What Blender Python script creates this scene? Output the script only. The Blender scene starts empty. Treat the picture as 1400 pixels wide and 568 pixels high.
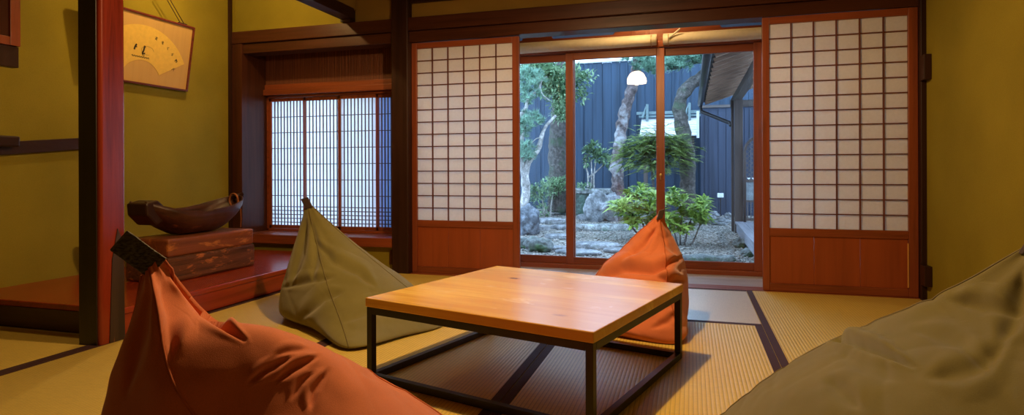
import bpy, bmesh, math, random
from mathutils import Vector, Matrix, noise, Euler
R = random.Random(7)
PI = math.pi
D = math.radians
C = bpy.context.scene.collection
V = Vector

# ------------------------------------------------------------------ camera
F = 826.0; PXC, PYC = 700.0, 234.0
THETA = D(16.5); ROLL = D(-0.2); CAMZ = 0.78
CAMROT = Matrix.Rotation(THETA, 4, 'Z') @ Matrix.Rotation(D(90), 4, 'X') @ Matrix.Rotation(ROLL, 4, 'Z')
CAMPOS = V((0, 0, CAMZ))
cd = bpy.data.cameras.new('camera'); cam = bpy.data.objects.new('camera', cd); C.objects.link(cam)
cam.matrix_world = Matrix.Translation(CAMPOS) @ CAMROT
cd.sensor_width = 36; cd.lens = 36 * F / 1400; cd.shift_y = -(284 - PYC) / 1400; cd.shift_x = 0
cd.clip_start = 0.02; cd.clip_end = 200
bpy.context.scene.camera = cam
def ray(px, py): return CAMROT.to_3x3() @ V(((px - PXC) / F, (PYC - py) / F, -1))
def P(px, py, d): return CAMPOS + ray(px, py) * d            # measured point at distance d
def PF(px, py, z=0.0):
    r = ray(px, py); return CAMPOS + r * ((z - CAMZ) / r.z)
def PY(px, py, y):
    r = ray(px, py); return CAMPOS + r * (y / r.y)
def PX(px, py, x):
    r = ray(px, py); return CAMPOS + r * (x / r.x)

# ------------------------------------------------------------------ materials
def new_mat(name):
    m = bpy.data.materials.new(name); m.use_nodes = True
    nt = m.node_tree; nt.nodes.clear()
    out = nt.nodes.new('ShaderNodeOutputMaterial')
    b = nt.nodes.new('ShaderNodeBsdfPrincipled')
    nt.links.new(b.outputs[0], out.inputs[0])
    return m, nt, b, out
def coords(nt, scale=(1, 1, 1), rot=(0, 0, 0)):
    tc = nt.nodes.new('ShaderNodeTexCoord'); mp = nt.nodes.new('ShaderNodeMapping')
    mp.inputs['Scale'].default_value = scale; mp.inputs['Rotation'].default_value = rot
    nt.links.new(tc.outputs['Object'], mp.inputs[0]); return mp.outputs[0]
def tex_noise(nt, vec, scale=5, detail=4, rough=.55, dist=0):
    n = nt.nodes.new('ShaderNodeTexNoise'); nt.links.new(vec, n.inputs['Vector'])
    n.inputs['Scale'].default_value = scale; n.inputs['Detail'].default_value = detail
    n.inputs['Roughness'].default_value = rough; n.inputs['Distortion'].default_value = dist
    return n.outputs['Fac']
def ramp(nt, fac, stops):
    r = nt.nodes.new('ShaderNodeValToRGB'); nt.links.new(fac, r.inputs[0])
    e = r.color_ramp.elements
    while len(e) < len(stops): e.new(.5)
    for i, (p, c) in enumerate(stops):
        e[i].position = p; e[i].color = (c[0], c[1], c[2], 1)
    return r.outputs[0]
def bump(nt, h, b, strength=.3, dist=.01):
    n = nt.nodes.new('ShaderNodeBump'); n.inputs['Strength'].default_value = strength
    n.inputs['Distance'].default_value = dist
    nt.links.new(h, n.inputs['Height']); nt.links.new(n.outputs[0], b.inputs['Normal'])
def mixc(nt, fac, a, b, mode='MIX'):
    m = nt.nodes.new('ShaderNodeMix'); m.data_type = 'RGBA'; m.blend_type = mode
    if isinstance(fac, float): m.inputs[0].default_value = fac
    else: nt.links.new(fac, m.inputs[0])
    for s, v in ((6, a), (7, b)):
        if isinstance(v, tuple): m.inputs[s].default_value = (*v, 1)
        else: nt.links.new(v, m.inputs[s])
    return m.outputs[2]
def vmul(c, k): return tuple(x * k for x in c)

def wood(name, col, axis=0, rough=.4, var=.45, scale=1.0, worn=None, bumpy=.12, spec=.5):
    m, nt, b, o = new_mat(name)
    s = [26 * scale] * 3; s[axis] = 1.3 * scale
    v = coords(nt, tuple(s))
    f = tex_noise(nt, v, 1.0, 6, .62, .6)
    c = ramp(nt, f, [(.28, vmul(col, 1 - var)), (.5, col), (.72, vmul(col, 1 + var * .55))])
    if worn:
        ws = [1.6] * 3; ws[axis] = .45
        f2 = tex_noise(nt, coords(nt, tuple(ws)), worn[1], 7, .7, .4)
        c = mixc(nt, ramp(nt, f2, [(worn[2], (0, 0, 0)), (worn[2] + .08, (1, 1, 1))]), c, worn[0])
    nt.links.new(c, b.inputs['Base Color'])
    b.inputs['Roughness'].default_value = rough
    b.inputs['Specular IOR Level'].default_value = spec
    bump(nt, f, b, bumpy, .004)
    return m
def plaster(name, col, sc=180):
    m, nt, b, o = new_mat(name)
    v = coords(nt)
    f = tex_noise(nt, v, sc, 3, .7); g = tex_noise(nt, v, 2.2, 4, .5)
    c = ramp(nt, g, [(.3, vmul(col, .86)), (.7, vmul(col, 1.1))])
    c = mixc(nt, ramp(nt, f, [(.3, (0, 0, 0)), (.7, (1, 1, 1))]), mixc(nt, .15, c, (0.02, .02, .0)), c)
    nt.links.new(c, b.inputs['Base Color']); b.inputs['Roughness'].default_value = .93
    b.inputs['Specular IOR Level'].default_value = .15
    bump(nt, f, b, .25, .003); return m
def plain(name, col, rough=.6, metal=0, noise_amt=.12, sc=30, spec=.5):
    m, nt, b, o = new_mat(name)
    f = tex_noise(nt, coords(nt), sc, 3)
    c = ramp(nt, f, [(.3, vmul(col, 1 - noise_amt)), (.7, vmul(col, 1 + noise_amt))])
    nt.links.new(c, b.inputs['Base Color'])
    b.inputs['Roughness'].default_value = rough; b.inputs['Metallic'].default_value = metal
    b.inputs['Specular IOR Level'].default_value = spec
    return m
def fabric(name, col, rough=.85, sheen=.35):
    m, nt, b, o = new_mat(name)
    v = coords(nt)
    w = tex_noise(nt, v, 600, 2, .6); g = tex_noise(nt, v, 6, 4)
    c = ramp(nt, g, [(.3, vmul(col, .9)), (.7, vmul(col, 1.08))])
    c = mixc(nt, ramp(nt, w, [(.35, (0, 0, 0)), (.65, (1, 1, 1))]), mixc(nt, .14, c, (0, 0, 0)), c)
    nt.links.new(c, b.inputs['Base Color']); b.inputs['Roughness'].default_value = rough
    b.inputs['Specular IOR Level'].default_value = .25
    b.inputs['Sheen Weight'].default_value = sheen
    bump(nt, w, b, .25, .002)
    return m
def paper(name, col, transl=.55, lines=True):
    m = bpy.data.materials.new(name); m.use_nodes = True; nt = m.node_tree; nt.nodes.clear()
    out = nt.nodes.new('ShaderNodeOutputMaterial'); mx = nt.nodes.new('ShaderNodeMixShader')
    a = nt.nodes.new('ShaderNodeBsdfDiffuse'); t = nt.nodes.new('ShaderNodeBsdfTranslucent')
    f = tex_noise(nt, coords(nt, (40, 40, 40)), 1.5, 5, .6)
    c = ramp(nt, f, [(.3, vmul(col, .94)), (.7, col)])
    nt.links.new(c, a.inputs[0]); nt.links.new(c, t.inputs[0])
    mx.inputs[0].default_value = transl
    nt.links.new(a.outputs[0], mx.inputs[1]); nt.links.new(t.outputs[0], mx.inputs[2]); nt.links.new(mx.outputs[0], out.inputs[0])
    return m
def glass_pane(name, tint=(.93, .96, .96)):
    m = bpy.data.materials.new(name); m.use_nodes = True; nt = m.node_tree; nt.nodes.clear()
    out = nt.nodes.new('ShaderNodeOutputMaterial'); mx = nt.nodes.new('ShaderNodeMixShader')
    a = nt.nodes.new('ShaderNodeBsdfTransparent'); g = nt.nodes.new('ShaderNodeBsdfGlossy')
    a.inputs[0].default_value = (*tint, 1); g.inputs['Roughness'].default_value = 0.012
    fr = nt.nodes.new('ShaderNodeFresnel'); fr.inputs[0].default_value = 1.4
    nt.links.new(fr.outputs[0], mx.inputs[0])
    nt.links.new(a.outputs[0], mx.inputs[1]); nt.links.new(g.outputs[0], mx.inputs[2]); nt.links.new(mx.outputs[0], out.inputs[0])
    return m
def tatami(name, ribaxis, c1=(.68, .50, .11), rough=.48, spec=.45):
    # ribs of woven rush: rib lines run along the other axis
    m, nt, b, o = new_mat(name)
    v = coords(nt)
    sx = nt.nodes.new('ShaderNodeSeparateXYZ'); nt.links.new(v, sx.inputs[0])
    def wave(out, k):
        mu = nt.nodes.new('ShaderNodeMath'); mu.operation = 'MULTIPLY'; mu.inputs[1].default_value = k
        nt.links.new(out, mu.inputs[0]); si = nt.nodes.new('ShaderNodeMath'); si.operation = 'SINE'
        nt.links.new(mu.outputs[0], si.inputs[0]); ab = nt.nodes.new('ShaderNodeMath'); ab.operation = 'ABSOLUTE'
        nt.links.new(si.outputs[0], ab.inputs[0]); return ab.outputs[0]
    a = wave(sx.outputs[ribaxis], PI / .0145)
    bb = wave(sx.outputs[1 - ribaxis], PI / .006)
    sc = [12, 12, 12]; sc[1 - ribaxis] = 150
    n = tex_noise(nt, coords(nt, tuple(sc)), 2, 4, .6)
    big = tex_noise(nt, v, 3.0, 3)
    c = ramp(nt, n, [(.25, vmul(c1, .78)), (.5, c1), (.8, vmul(c1, 1.12))])
    c = mixc(nt, ramp(nt, a, [(0, (1, 1, 1)), (.45, (0, 0, 0))]), c, vmul(c1, .45))
    c = mixc(nt, ramp(nt, bb, [(0, (.35, .35, .35)), (.5, (0, 0, 0))]), c, vmul(c1, .6))
    c = mixc(nt, ramp(nt, big, [(.35, (0, 0, 0)), (.7, (.35, .35, .35))]), c, vmul(c1, 1.05))
    nt.links.new(c, b.inputs['Base Color']); b.inputs['Roughness'].default_value = rough
    b.inputs['Specular IOR Level'].default_value = spec
    bump(nt, a, b, .5, .002); return m
def rockmat(name, col, moss=(.05, .09, .03), m0=.56, sc=5):
    m, nt, b, o = new_mat(name)
    v = coords(nt)
    f = tex_noise(nt, v, sc, 8, .7, .3); g = tex_noise(nt, v, 2.4, 5, .6); h = tex_noise(nt, v, 34, 4, .7)
    c = ramp(nt, f, [(.34, vmul(col, .22)), (.5, col), (.66, vmul(col, 2.0))])
    c = mixc(nt, ramp(nt, h, [(.4, (.5, .5, .5)), (.55, (0, 0, 0))]), c, vmul(col, .4))
    c = mixc(nt, ramp(nt, g, [(m0, (0, 0, 0)), (m0 + .12, (1, 1, 1))]), c, moss)
    nt.links.new(c, b.inputs['Base Color']); b.inputs['Roughness'].default_value = .9
    bump(nt, f, b, .8, .04); return m
def leafmat(name, c1, c2, rough=.45, sc=4):
    m, nt, b, o = new_mat(name)
    f = tex_noise(nt, coords(nt), sc, 6, .75)
    c = ramp(nt, f, [(.40, vmul(c1, .6)), (.60, c2)])
    nt.links.new(c, b.inputs['Base Color']); b.inputs['Roughness'].default_value = rough
    t = nt.nodes.new('ShaderNodeBsdfTranslucent'); nt.links.new(c, t.inputs[0])
    mx = nt.nodes.new('ShaderNodeMixShader'); mx.inputs[0].default_value = .3
    nt.links.new(b.outputs[0], mx.inputs[1]); nt.links.new(t.outputs[0], mx.inputs[2]); nt.links.new(mx.outputs[0], o.inputs[0])
    return m
def emit(name, col, s):
    m = bpy.data.materials.new(name); m.use_nodes = True; nt = m.node_tree; nt.nodes.clear()
    out = nt.nodes.new('ShaderNodeOutputMaterial'); e = nt.nodes.new('ShaderNodeEmission')
    e.inputs[0].default_value = (*col, 1); e.inputs[1].default_value = s
    nt.links.new(e.outputs[0], out.inputs[0]); return m

RED = (.25, .058, .020)
M = {}
for ax, an in ((0, 'x'), (1, 'y'), (2, 'z')):
    M['red_' + an] = wood('lacquered red wood ' + an, RED, ax, .35)
    M['dark_' + an] = wood('dark stained wood ' + an, (.034, .012, .007), ax, .42, spec=.3)
    M['beam_' + an] = wood('brown beam wood ' + an, (.065, .019, .008), ax, .36, spec=.3)
    M['old_' + an] = wood('weathered garden wood ' + an, (.10, .075, .065), ax, .7)
M['pillar'] = wood('polished red pillar', (.20, .024, .009), 2, .2, .6)
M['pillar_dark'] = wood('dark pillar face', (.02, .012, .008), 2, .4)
M['panel'] = wood('red brown door panel', (.31, .066, .020), 2, .33, .25, .6)
M['platform'] = wood('red lacquer platform', (.30, .036, .011), 1, .22, .35, .7)
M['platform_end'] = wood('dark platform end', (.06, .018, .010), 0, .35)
M['tabletop'] = None
M['steel'] = plain('black painted steel', (.018, .018, .020), .42, .3)
M['olive_wall'] = plaster('olive sand plaster', (.30, .238, .026))
M['tan_wall'] = plaster('tan sand plaster', (.34, .205, .04))
M['ceil'] = wood('ceiling boards', (.14, .075, .04), 1, .6)
M['paper'] = paper('shoji paper', (.95, .93, .90), .5)
M['paper_win'] = paper('window paper', (.92, .92, .92), .88)
M['paper_blue'] = paper('blue frosted window paper', (.62, .74, .95), .8)
M['paper_slot'] = paper('frosted slot pane', (.20, .24, .28), .8)
M['glass'] = glass_pane('window glass')
M['lattice'] = wood('lattice wood', (.14, .036, .018), 2, .45)
M['slat'] = wood('thin slat wood', (.10, .045, .04), 2, .5)
M['olive'] = fabric('olive canvas', (.19, .165, .045))
M['orange'] = fabric('orange canvas', (.70, .20, .080))
M['strap'] = fabric('black webbing', (.022, .020, .018), .7)
M['brown_tab'] = fabric('brown tab cloth', (.05, .028, .022), .8)
M['heri'] = fabric('tatami border cloth', (.055, .018, .022), .8, .05)
M['heri_inner'] = fabric('tatami border cloth edge', (.05, .016, .018), .8, .05)
M['tat_x'] = tatami('woven rush lengthwise', 0)
M['tat_y_glare'] = tatami('woven rush crosswise', 1, (.82, .76, .62), .30, .9)  # daylight glare put into the paler base colour and the coat
for _n in M['tat_y_glare'].node_tree.nodes:
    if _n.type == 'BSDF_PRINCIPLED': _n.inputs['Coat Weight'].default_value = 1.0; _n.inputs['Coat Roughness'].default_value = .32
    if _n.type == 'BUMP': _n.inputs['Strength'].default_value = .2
M['cream'] = plain('cream blind cloth', (.80, .72, .56), .6, 0, .05)
M['brass'] = plain('brass pull', (.70, .50, .22), .3, 1, .05)
M['engawa'] = wood('grey corridor boards', (.44, .42, .44), 0, .30, .35)
M['fence'] = wood('charred fence boards', (.026, .050, .086), 2, .75, .55, .35)
M['fence_b'] = wood('brown charred fence boards', (.034, .044, .074), 2, .75, .55, .35)
M['gravel'] = None
M['rock'] = rockmat('grey garden rock', (.22, .22, .225), m0=.62, sc=6)
M['rock_moss'] = rockmat('mossy garden rock', (.16, .17, .16), (.045, .085, .03), .48)
M['stone'] = rockmat('pale cut stone', (.30, .31, .30), (.10, .15, .11), .55, 9)
M['stone_g'] = rockmat('green grey cut stone', (.13, .17, .15), (.07, .13, .09), .5, 9)
M['bark'] = rockmat('flaky pine bark', (.14, .10, .095), (.42, .40, .40), .5, 14)
M['bark_dark'] = rockmat('dark pine bark', (.10, .085, .075), (.05, .08, .04), .52, 16)
M['bark_pale'] = rockmat('pale smooth bark', (.42, .38, .35), (.22, .24, .2), .6, 10)
M['leaf_green'] = leafmat('bright glossy leaf', (.06, .17, .03), (.46, .60, .12), .3, 6)
M['leaf_mid'] = leafmat('mid green leaf', (.06, .15, .06), (.36, .52, .28), .4, 8)
M['leaf_fern'] = leafmat('pale feathery leaf', (.10, .17, .05), (.56, .70, .24), .5, 7)
M['needle'] = leafmat('blue green needles', (.07, .18, .11), (.36, .58, .42), .5, 7)
M['tiles'] = plain('grey roof sheet', (.62, .60, .58), .6, 0, .1, 12)
M['bamboo'] = plain('pale blue green pole', (.16, .22, .22), .5)
M['white'] = plain('white plastic', (.8, .8, .8), .5)
M['gutter'] = plain('dark gutter metal', (.05, .045, .045), .45, .5)

def tabletop_mat():
    m, nt, b, o = new_mat('honey pine tabletop')
    v = coords(nt, (1.4, 22, 22)); f = tex_noise(nt, v, 1.0, 6, .6, 1.2)
    g = tex_noise(nt, coords(nt, (.7, 5, 1)), 1.3, 3, .5)
    c = ramp(nt, f, [(.25, (.50, .27, .045)), (.5, (.74, .46, .09)), (.75, (.86, .60, .15))])
    c = mixc(nt, ramp(nt, g, [(.42, (0, 0, 0)), (.58, (.65, .65, .65))]), c, (.56, .26, .04))
    pn = tex_noise(nt, coords(nt, (5, 9, 5)), 1, 4, .6, .5)
    c = mixc(nt, ramp(nt, pn, [(.63, (0, 0, 0)), (.68, (.55, .55, .55))]), c, (.92, .72, .36))
    # knots
    vo = nt.nodes.new('ShaderNodeTexVoronoi'); vo.inputs['Scale'].default_value = 4.2
    nt.links.new(coords(nt, (.6, 1.25, 1)), vo.inputs['Vector'])
    nz = tex_noise(nt, coords(nt), 14, 3)
    ad = nt.nodes.new('ShaderNodeMath'); ad.operation = 'ADD'; nt.links.new(vo.outputs['Distance'], ad.inputs[0])
    ml = nt.nodes.new('ShaderNodeMath'); ml.operation = 'MULTIPLY'; ml.inputs[1].default_value = .06
    nt.links.new(nz, ml.inputs[0]); nt.links.new(ml.outputs[0], ad.inputs[1])
    c = mixc(nt, ramp(nt, ad.outputs[0], [(.075, (.9, .9, .9)), (.13, (0, 0, 0))]), c, (.22, .07, .02))
    nt.links.new(c, b.inputs['Base Color']); b.inputs['Roughness'].default_value = .27
    bump(nt, f, b, .08, .002); return m
M['tabletop'] = tabletop_mat()
def gravel_mat():
    m, nt, b, o = new_mat('grey pebble ground')
    vo = nt.nodes.new('ShaderNodeTexVoronoi'); vo.inputs['Scale'].default_value = 42
    nt.links.new(coords(nt), vo.inputs['Vector'])
    sp = nt.nodes.new('ShaderNodeSeparateColor'); nt.links.new(vo.outputs['Color'], sp.inputs[0])
    c = ramp(nt, sp.outputs[0], [(0, (.05, .045, .04)), (.5, (.20, .175, .15)), (1, (.46, .42, .37))])
    g = tex_noise(nt, coords(nt), .9, 4)
    c = mixc(nt, ramp(nt, g, [(.5, (0, 0, 0)), (.7, (.6, .6, .6))]), c, (.07, .08, .05))
    nt.links.new(c, b.inputs['Base Color']); b.inputs['Roughness'].default_value = .9
    iv = nt.nodes.new('ShaderNodeMath'); iv.operation = 'SUBTRACT'; iv.inputs[0].default_value = 1
    nt.links.new(vo.outputs['Distance'], iv.inputs[1]); bump(nt, iv.outputs[0], b, 1, .02); return m
M['gravel'] = gravel_mat()
def reed_mat():
    m, nt, b, o = new_mat('reed screen')
    f = tex_noise(nt, coords(nt, (160, 1, 1.2)), 1, 3, .6)
    nt.links.new(ramp(nt, f, [(.35, (.06, .015, .007)), (.6, (.20, .055, .022)), (.72, (.42, .18, .08))]), b.inputs['Base Color'])
    b.inputs['Roughness'].default_value = .5; bump(nt, f, b, .6, .01); return m
M['reed'] = reed_mat()
def webbing_mat():
    m, nt, b, o = new_mat('ribbed black webbing')
    f = tex_noise(nt, coords(nt, (60, 330, 330)), 1, 2, .5)
    nt.links.new(ramp(nt, f, [(.35, (.018, .018, .012)), (.65, (.15, .14, .10))]), b.inputs['Base Color'])
    b.inputs['Roughness'].default_value = .6; bump(nt, f, b, .6, .004); return m
M['webbing'] = webbing_mat()

# ------------------------------------------------------------------ mesh builder
class MB:
    def __init__(s): s.v = []; s.f = []; s.sm = []
    def add(s, vs, fs, smooth=False):
        o = len(s.v); s.v += [tuple(v) for v in vs]
        for f in fs: s.f.append(tuple(i + o for i in f)); s.sm.append(smooth)
    def box(s, x0, x1, y0, y1, z0, z1, mat=None):
        vs = [V((x, y, z)) for z in (z0, z1) for y in (y0, y1) for x in (x0, x1)]
        if mat: vs = [mat @ v for v in vs]
        s.add(vs, [(0, 2, 3, 1), (4, 5, 7, 6), (0, 1, 5, 4), (2, 6, 7, 3), (0, 4, 6, 2), (1, 3, 7, 5)]); return s
    def bar(s, a, b, w, h, up=V((0, 0, 1))):
        a = V(a); b = V(b); d = (b - a).normalized(); n = d.cross(up)
        if n.length < 1e-4: n = V((1, 0, 0))
        n.normalize(); u = n.cross(d)
        vs = [p + n * i * w / 2 + u * j * h / 2 for p in (a, b) for i, j in ((-1, -1), (1, -1), (1, 1), (-1, 1))]
        s.add(vs, [(0, 1, 2, 3), (7, 6, 5, 4), (0, 4, 5, 1), (1, 5, 6, 2), (2, 6, 7, 3), (3, 7, 4, 0)]); return s
    def tube(s, pts, rad, seg=10, nz=0, nsc=6, cap=True):
        pts = [V(p) for p in pts]; n = len(pts)
        if not isinstance(rad, (list, tuple)): rad = [rad] * n
        rings = []; up = V((.13, .21, 1)).normalized()
        for i, p in enumerate(pts):
            t = (pts[min(i + 1, n - 1)] - pts[max(i - 1, 0)]).normalized()
            a = t.cross(up)
            if a.length < .1: a = t.cross(V((1, 0, 0)))
            a.normalize(); b = t.cross(a).normalized()
            ring = []
            for k in range(seg):
                an = 2 * PI * k / seg; dv = a * math.cos(an) + b * math.sin(an)
                r = rad[i]
                if nz: r *= 1 + nz * noise.noise((p + dv * r) * nsc)
                ring.append(p + dv * r)
            rings.append(ring)
        vs = [v for r in rings for v in r]; fs = []
        for i in range(n - 1):
            for k in range(seg):
                k2 = (k + 1) % seg
                fs.append((i * seg + k, i * seg + k2, (i + 1) * seg + k2, (i + 1) * seg + k))
        if cap:
            fs.append(tuple(range(seg - 1, -1, -1))); fs.append(tuple((n - 1) * seg + k for k in range(seg)))
        s.add(vs, fs, True); return s
    def lathe(s, prof, cx, cy, seg=32):
        vs = []; fs = []; n = len(prof)
        for k in range(seg):
            a = 2 * PI * k / seg
            for r, z in prof: vs.append(V((cx + r * math.cos(a), cy + r * math.sin(a), z)))
        for k in range(seg):
            k2 = (k + 1) % seg
            for i in range(n - 1): fs.append((k * n + i, k2 * n + i, k2 * n + i + 1, k * n + i + 1))
        s.add(vs, fs, True); return s
    def build(s, name, mat, parent=None, bevel=0, origin=None, seg=2):
        me = bpy.data.meshes.new(name)
        if origin is None and parent is None and s.v:
            xs = [v[0] for v in s.v]; ys = [v[1] for v in s.v]; zs = [v[2] for v in s.v]
            origin = V(((min(xs) + max(xs)) / 2, (min(ys) + max(ys)) / 2, min(zs)))
        off = V(origin) if origin is not None else V((0, 0, 0))
        if parent is not None: off = world_loc(parent)
        me.from_pydata([tuple(V(v) - off) for v in s.v], [], s.f)
        me.polygons.foreach_set('use_smooth', s.sm)
        me.materials.append(mat); me.update()
        o = bpy.data.objects.new(name, me); C.objects.link(o)
        if parent is not None: o.parent = parent
        else: o.location = off
        if bevel:
            b = o.modifiers.new('bevel', 'BEVEL'); b.width = bevel; b.segments = seg; b.limit_method = 'ANGLE'; b.angle_limit = D(40)
        return o
def world_loc(o):
    l = V(o.location)
    while o.parent: o = o.parent; l += V(o.location)
    return l
def tag(o, label, cat, group=None, kind=None):
    if label: o['label'] = label
    if cat: o['category'] = cat
    if group: o['group'] = group
    if kind: o['kind'] = kind
    return o
def thing(name, label, cat, loc, group=None, kind=None):
    o = bpy.data.objects.new(name, None); o.empty_display_size = .1; C.objects.link(o); o.location = loc
    return tag(o, label, cat, group, kind)
def struct(o, label=None): o['kind'] = 'structure'; return o
def sub(ob, n=1):
    m = ob.modifiers.new('sub', 'SUBSURF'); m.levels = n; m.render_levels = n; return ob

# ------------------------------------------------------------------ room shell
WX0, WX1, BY = -3.71, 1.355, 4.26
FY = -1.6; CZ = 2.42
PYE = 2.13      # near end of the alcove platform
FX = -2.58      # front line of the alcove

struct(MB().box(-3.9, 1.5, FY - .1, BY + .05, -.30, -.055).build('floor', M['old_y']))
struct(MB().box(-3.9, 1.5, FY - .1, BY + .25, CZ, CZ + .1).build('ceiling', M['ceil']))
struct(MB().box(WX0 - .12, WX0, FY, BY + .3, -.3, CZ).build('wall_left', M['olive_wall']))
struct(MB().box(WX1, WX1 + .12, FY, BY - .0, -.3, CZ).build('wall_right', M['olive_wall']))
struct(MB().box(-3.9, 1.5, FY - .12, FY, -.3, CZ).build('wall_front', M['tan_wall']))
# back wall: pieces of plaster around the alcove window and above the beams, one object
w = MB()
w.box(WX0, -2.2, BY, BY + .30, -.3, .19)           # under the window
w.box(WX0, -3.61, BY, BY + .06, .19, 1.80)
w.box(WX0, FX - .05, BY, BY + .08, 1.955, CZ)
w.box(FX - .05, -2.14, BY, BY + .08, 1.955, CZ)
w.box(-2.06, WX1, BY, BY + .08, 1.955, CZ)
struct(w.build('wall_back', M['olive_wall']))
# tan plaster panels above the nageshi on the room side
struct(MB().box(FX + .03, -2.2, BY - .012, BY - .001, 1.95, CZ).box(-2.06, WX1, BY - .012, BY - .001, 1.95, CZ).build('wall_upper', M['tan_wall']))
# hanging wall above alcove lintel
struct(MB().box(FX - .035, FX + .035, 2.2, BY - .001, 2.06, CZ).build('wall_alcove', M['tan_wall']))

# beams and posts (trim)
def trim(n, mb, mat, bevel=.004): return struct(mb.build('trim_%d' % n, mat, None, bevel))
trim(1, MB().box(WX0, WX1 + .02, 4.195, BY, 1.855, 1.955), M['beam_x'])                  # long tie beam
trim(2, MB().box(WX0, WX1, 4.215, BY + .10, 1.772, 1.852), M['beam_x'])                  # door head
trim(3, MB().box(-2.205, -2.065, 4.185, 4.325, -.02, CZ), M['dark_z'], .008)              # post between alcove window and screens
trim(4, MB().box(FX - .055, FX + .055, 2.2, 4.19, 1.975, 2.06), M['dark_y'])              # alcove lintel
trim(5, MB().box(FX - .06, FX + .02, 4.17, BY, 1.957, CZ), M['dark_z'])                   # short post over the beam
trim(6, MB().box(-2.06, WX1, 4.215, BY - .013, 2.07, 2.17), M['dark_x'])                  # upper beam
trim(7, MB().box(1.325, WX1 + .03, 4.175, BY + .1, -.02, 1.853), M['dark_z'])              # right end post
trim(8, MB().box(-3.597, -2.206, 4.46, 4.60, 1.45, 1.50).box(-3.597, -2.206, 4.48, 4.53, 1.50, 1.545), M['red_x'])
struct(MB().box(-3.60, -2.205, 4.50, 4.53, 1.546, 1.86).build('wall_reed', M['reed']))
struct(MB().box(-3.60, -2.205, BY + .10, 4.62, 1.862, 1.96).build('wall_recess', M['dark_x']))
# recess jambs
trim(9, MB().box(-3.70, -3.598, 4.20, 4.62, .135, 1.853), M['beam_z'])
trim(10, MB().box(-2.204, -2.15, 4.325, 4.62, .135, 1.95), M['dark_z'])
trim(11, MB().box(-3.62, -2.205, 4.205, 4.62, .19, .262), M['red_x'])                     # red sill
# threshold of the screens
trim(12, MB().box(-2.06, 1.325, 4.195, 4.235, -.05, .001).box(-2.06, 1.325, 4.245, 4.285, -.05, .001).box(-2.06, 1.325, 4.295, 4.335, -.05, .001).box(-2.06, 1.325, 4.19, 4.335, -.06, -.012), M['red_x'], .002)
# tie block on posts
MBk = MB().box(-2.25, -2.206, 4.235, 4.259, .055, .165)
trim(13, MBk, M['beam_z'], .003)
for n, (za, zb) in enumerate(((1.31, 1.46), (.09, .21))):
    trim(14 + n, MB().box(1.315, 1.354, 4.09, 4.172, za, zb), M['dark_z'], .003)
# rail on the left wall, sloping slightly
def wall_rail():
    mb = MB(); x = WX0 + .001
    vs = [V((x + dx, y, z)) for dx in (0, .035) for y, z in ((1.2, .74), (3.55, .955), (3.55, 1.03), (1.2, .82))]
    mb.add(vs, [(0, 3, 2, 1), (4, 5, 6, 7), (0, 1, 5, 4), (1, 2, 6, 5), (2, 3, 7, 6), (3, 0, 4, 7)])
    return mb
mb = MB(); x = WX0 + .0
vs = [V((x + dx, y, z)) for dx in (0, .03) for y, z in ((1.2, .755), (3.1, .948), (3.1, 1.02), (1.2, .83))]
mb.add(vs, [(0, 3, 2, 1), (4, 5, 6, 7), (0, 1, 5, 4), (1, 2, 6, 5), (2, 3, 7, 6), (3, 0, 4, 7)])
trim(16, mb, M['dark_y'], .003)
trim(17, MB().box(WX0, WX0 + .02, 4.17, 4.20, .13, CZ), M['dark_z'], .002)

# big lacquered alcove pillar: dark near face, red room face, speckled dark wedge at the foot
PX0, PX1, PY0, PY1 = -2.665, -2.545, 2.075, 2.205
pil = struct(MB().box(PX0, PX1, PY0, PY1, -.02, CZ).build('trim_18', M['pillar'], None, .016, seg=4))
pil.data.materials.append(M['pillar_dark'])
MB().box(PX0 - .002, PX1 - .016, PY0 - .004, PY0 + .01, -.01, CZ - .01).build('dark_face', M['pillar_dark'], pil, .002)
mb = MB()
vs = [V((PX1 + dx, y, z)) for dx in (0.0, .004) for y, z in ((2.118, .002), (2.196, .002), (2.190, .45), (2.160, .52), (2.132, .38))]
mb.add(vs, [(9, 8, 7, 6, 5)[::-1], (0, 1, 2, 3, 4)[::-1]] + [(i, (i + 1) % 5, 5 + (i + 1) % 5, 5 + i) for i in range(5)])
mb.build('dark_foot', wood('speckled dark foot', (.035, .018, .012), 2, .6, .6, 1, ((.25, .09, .03), 16, .66)), pil)

# alcove platform
pf = thing('alcove_platform', 'low red lacquered alcove platform along the left wall under the boat-shaped bowl', 'platform', (-3.1, 3.1, 0))
MB().box(WX0 + .002, FX, PYE + .08, 4.195, .105, .135).build('platform_top', M['platform'], pf, .006)
MB().box(FX - .04, FX - .008, PYE + .082, 4.195, 0, .105).build('front_board', M['platform'], pf, .004)
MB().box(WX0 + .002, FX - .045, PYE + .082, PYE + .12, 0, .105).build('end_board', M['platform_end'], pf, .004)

# ------------------------------------------------------------------ tatami mats
def mat(x0, x1, y0, y1, longx, label):
    t = thing('tatami_mat', label, 'tatami mat', ((x0 + x1) / 2, (y0 + y1) / 2, -.055), 'tatami mats covering the floor')
    e = .0015; h = .034
    x0 += e; x1 -= e; y0 += e; y1 -= e
    MB().box(x0, x1, y0, y1, -.055, -.001).build('woven_surface', M['tat_y_glare'] if longx else M['tat_x'], t)
    for q in ([(x0, x1, y0, y0 + h), (x0, x1, y1 - h, y1)] if longx else [(x0, x0 + h, y0, y1), (x1 - h, x1, y0, y1)]):
        MB().box(*q, -.001, .0008).build('cloth_border', M['heri'], t)
    return t
xa, xb, xc, xd, xe = FX + .002, -1.60, -.62, .34, WX1 - .002
ya, yb, yc, yd = .36, 2.30, 3.25, 4.188
mat(xb, xd, yc, yd, True, 'tatami mat painted pale for daylight glare, lying crosswise in front of the open glass doors')
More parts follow.
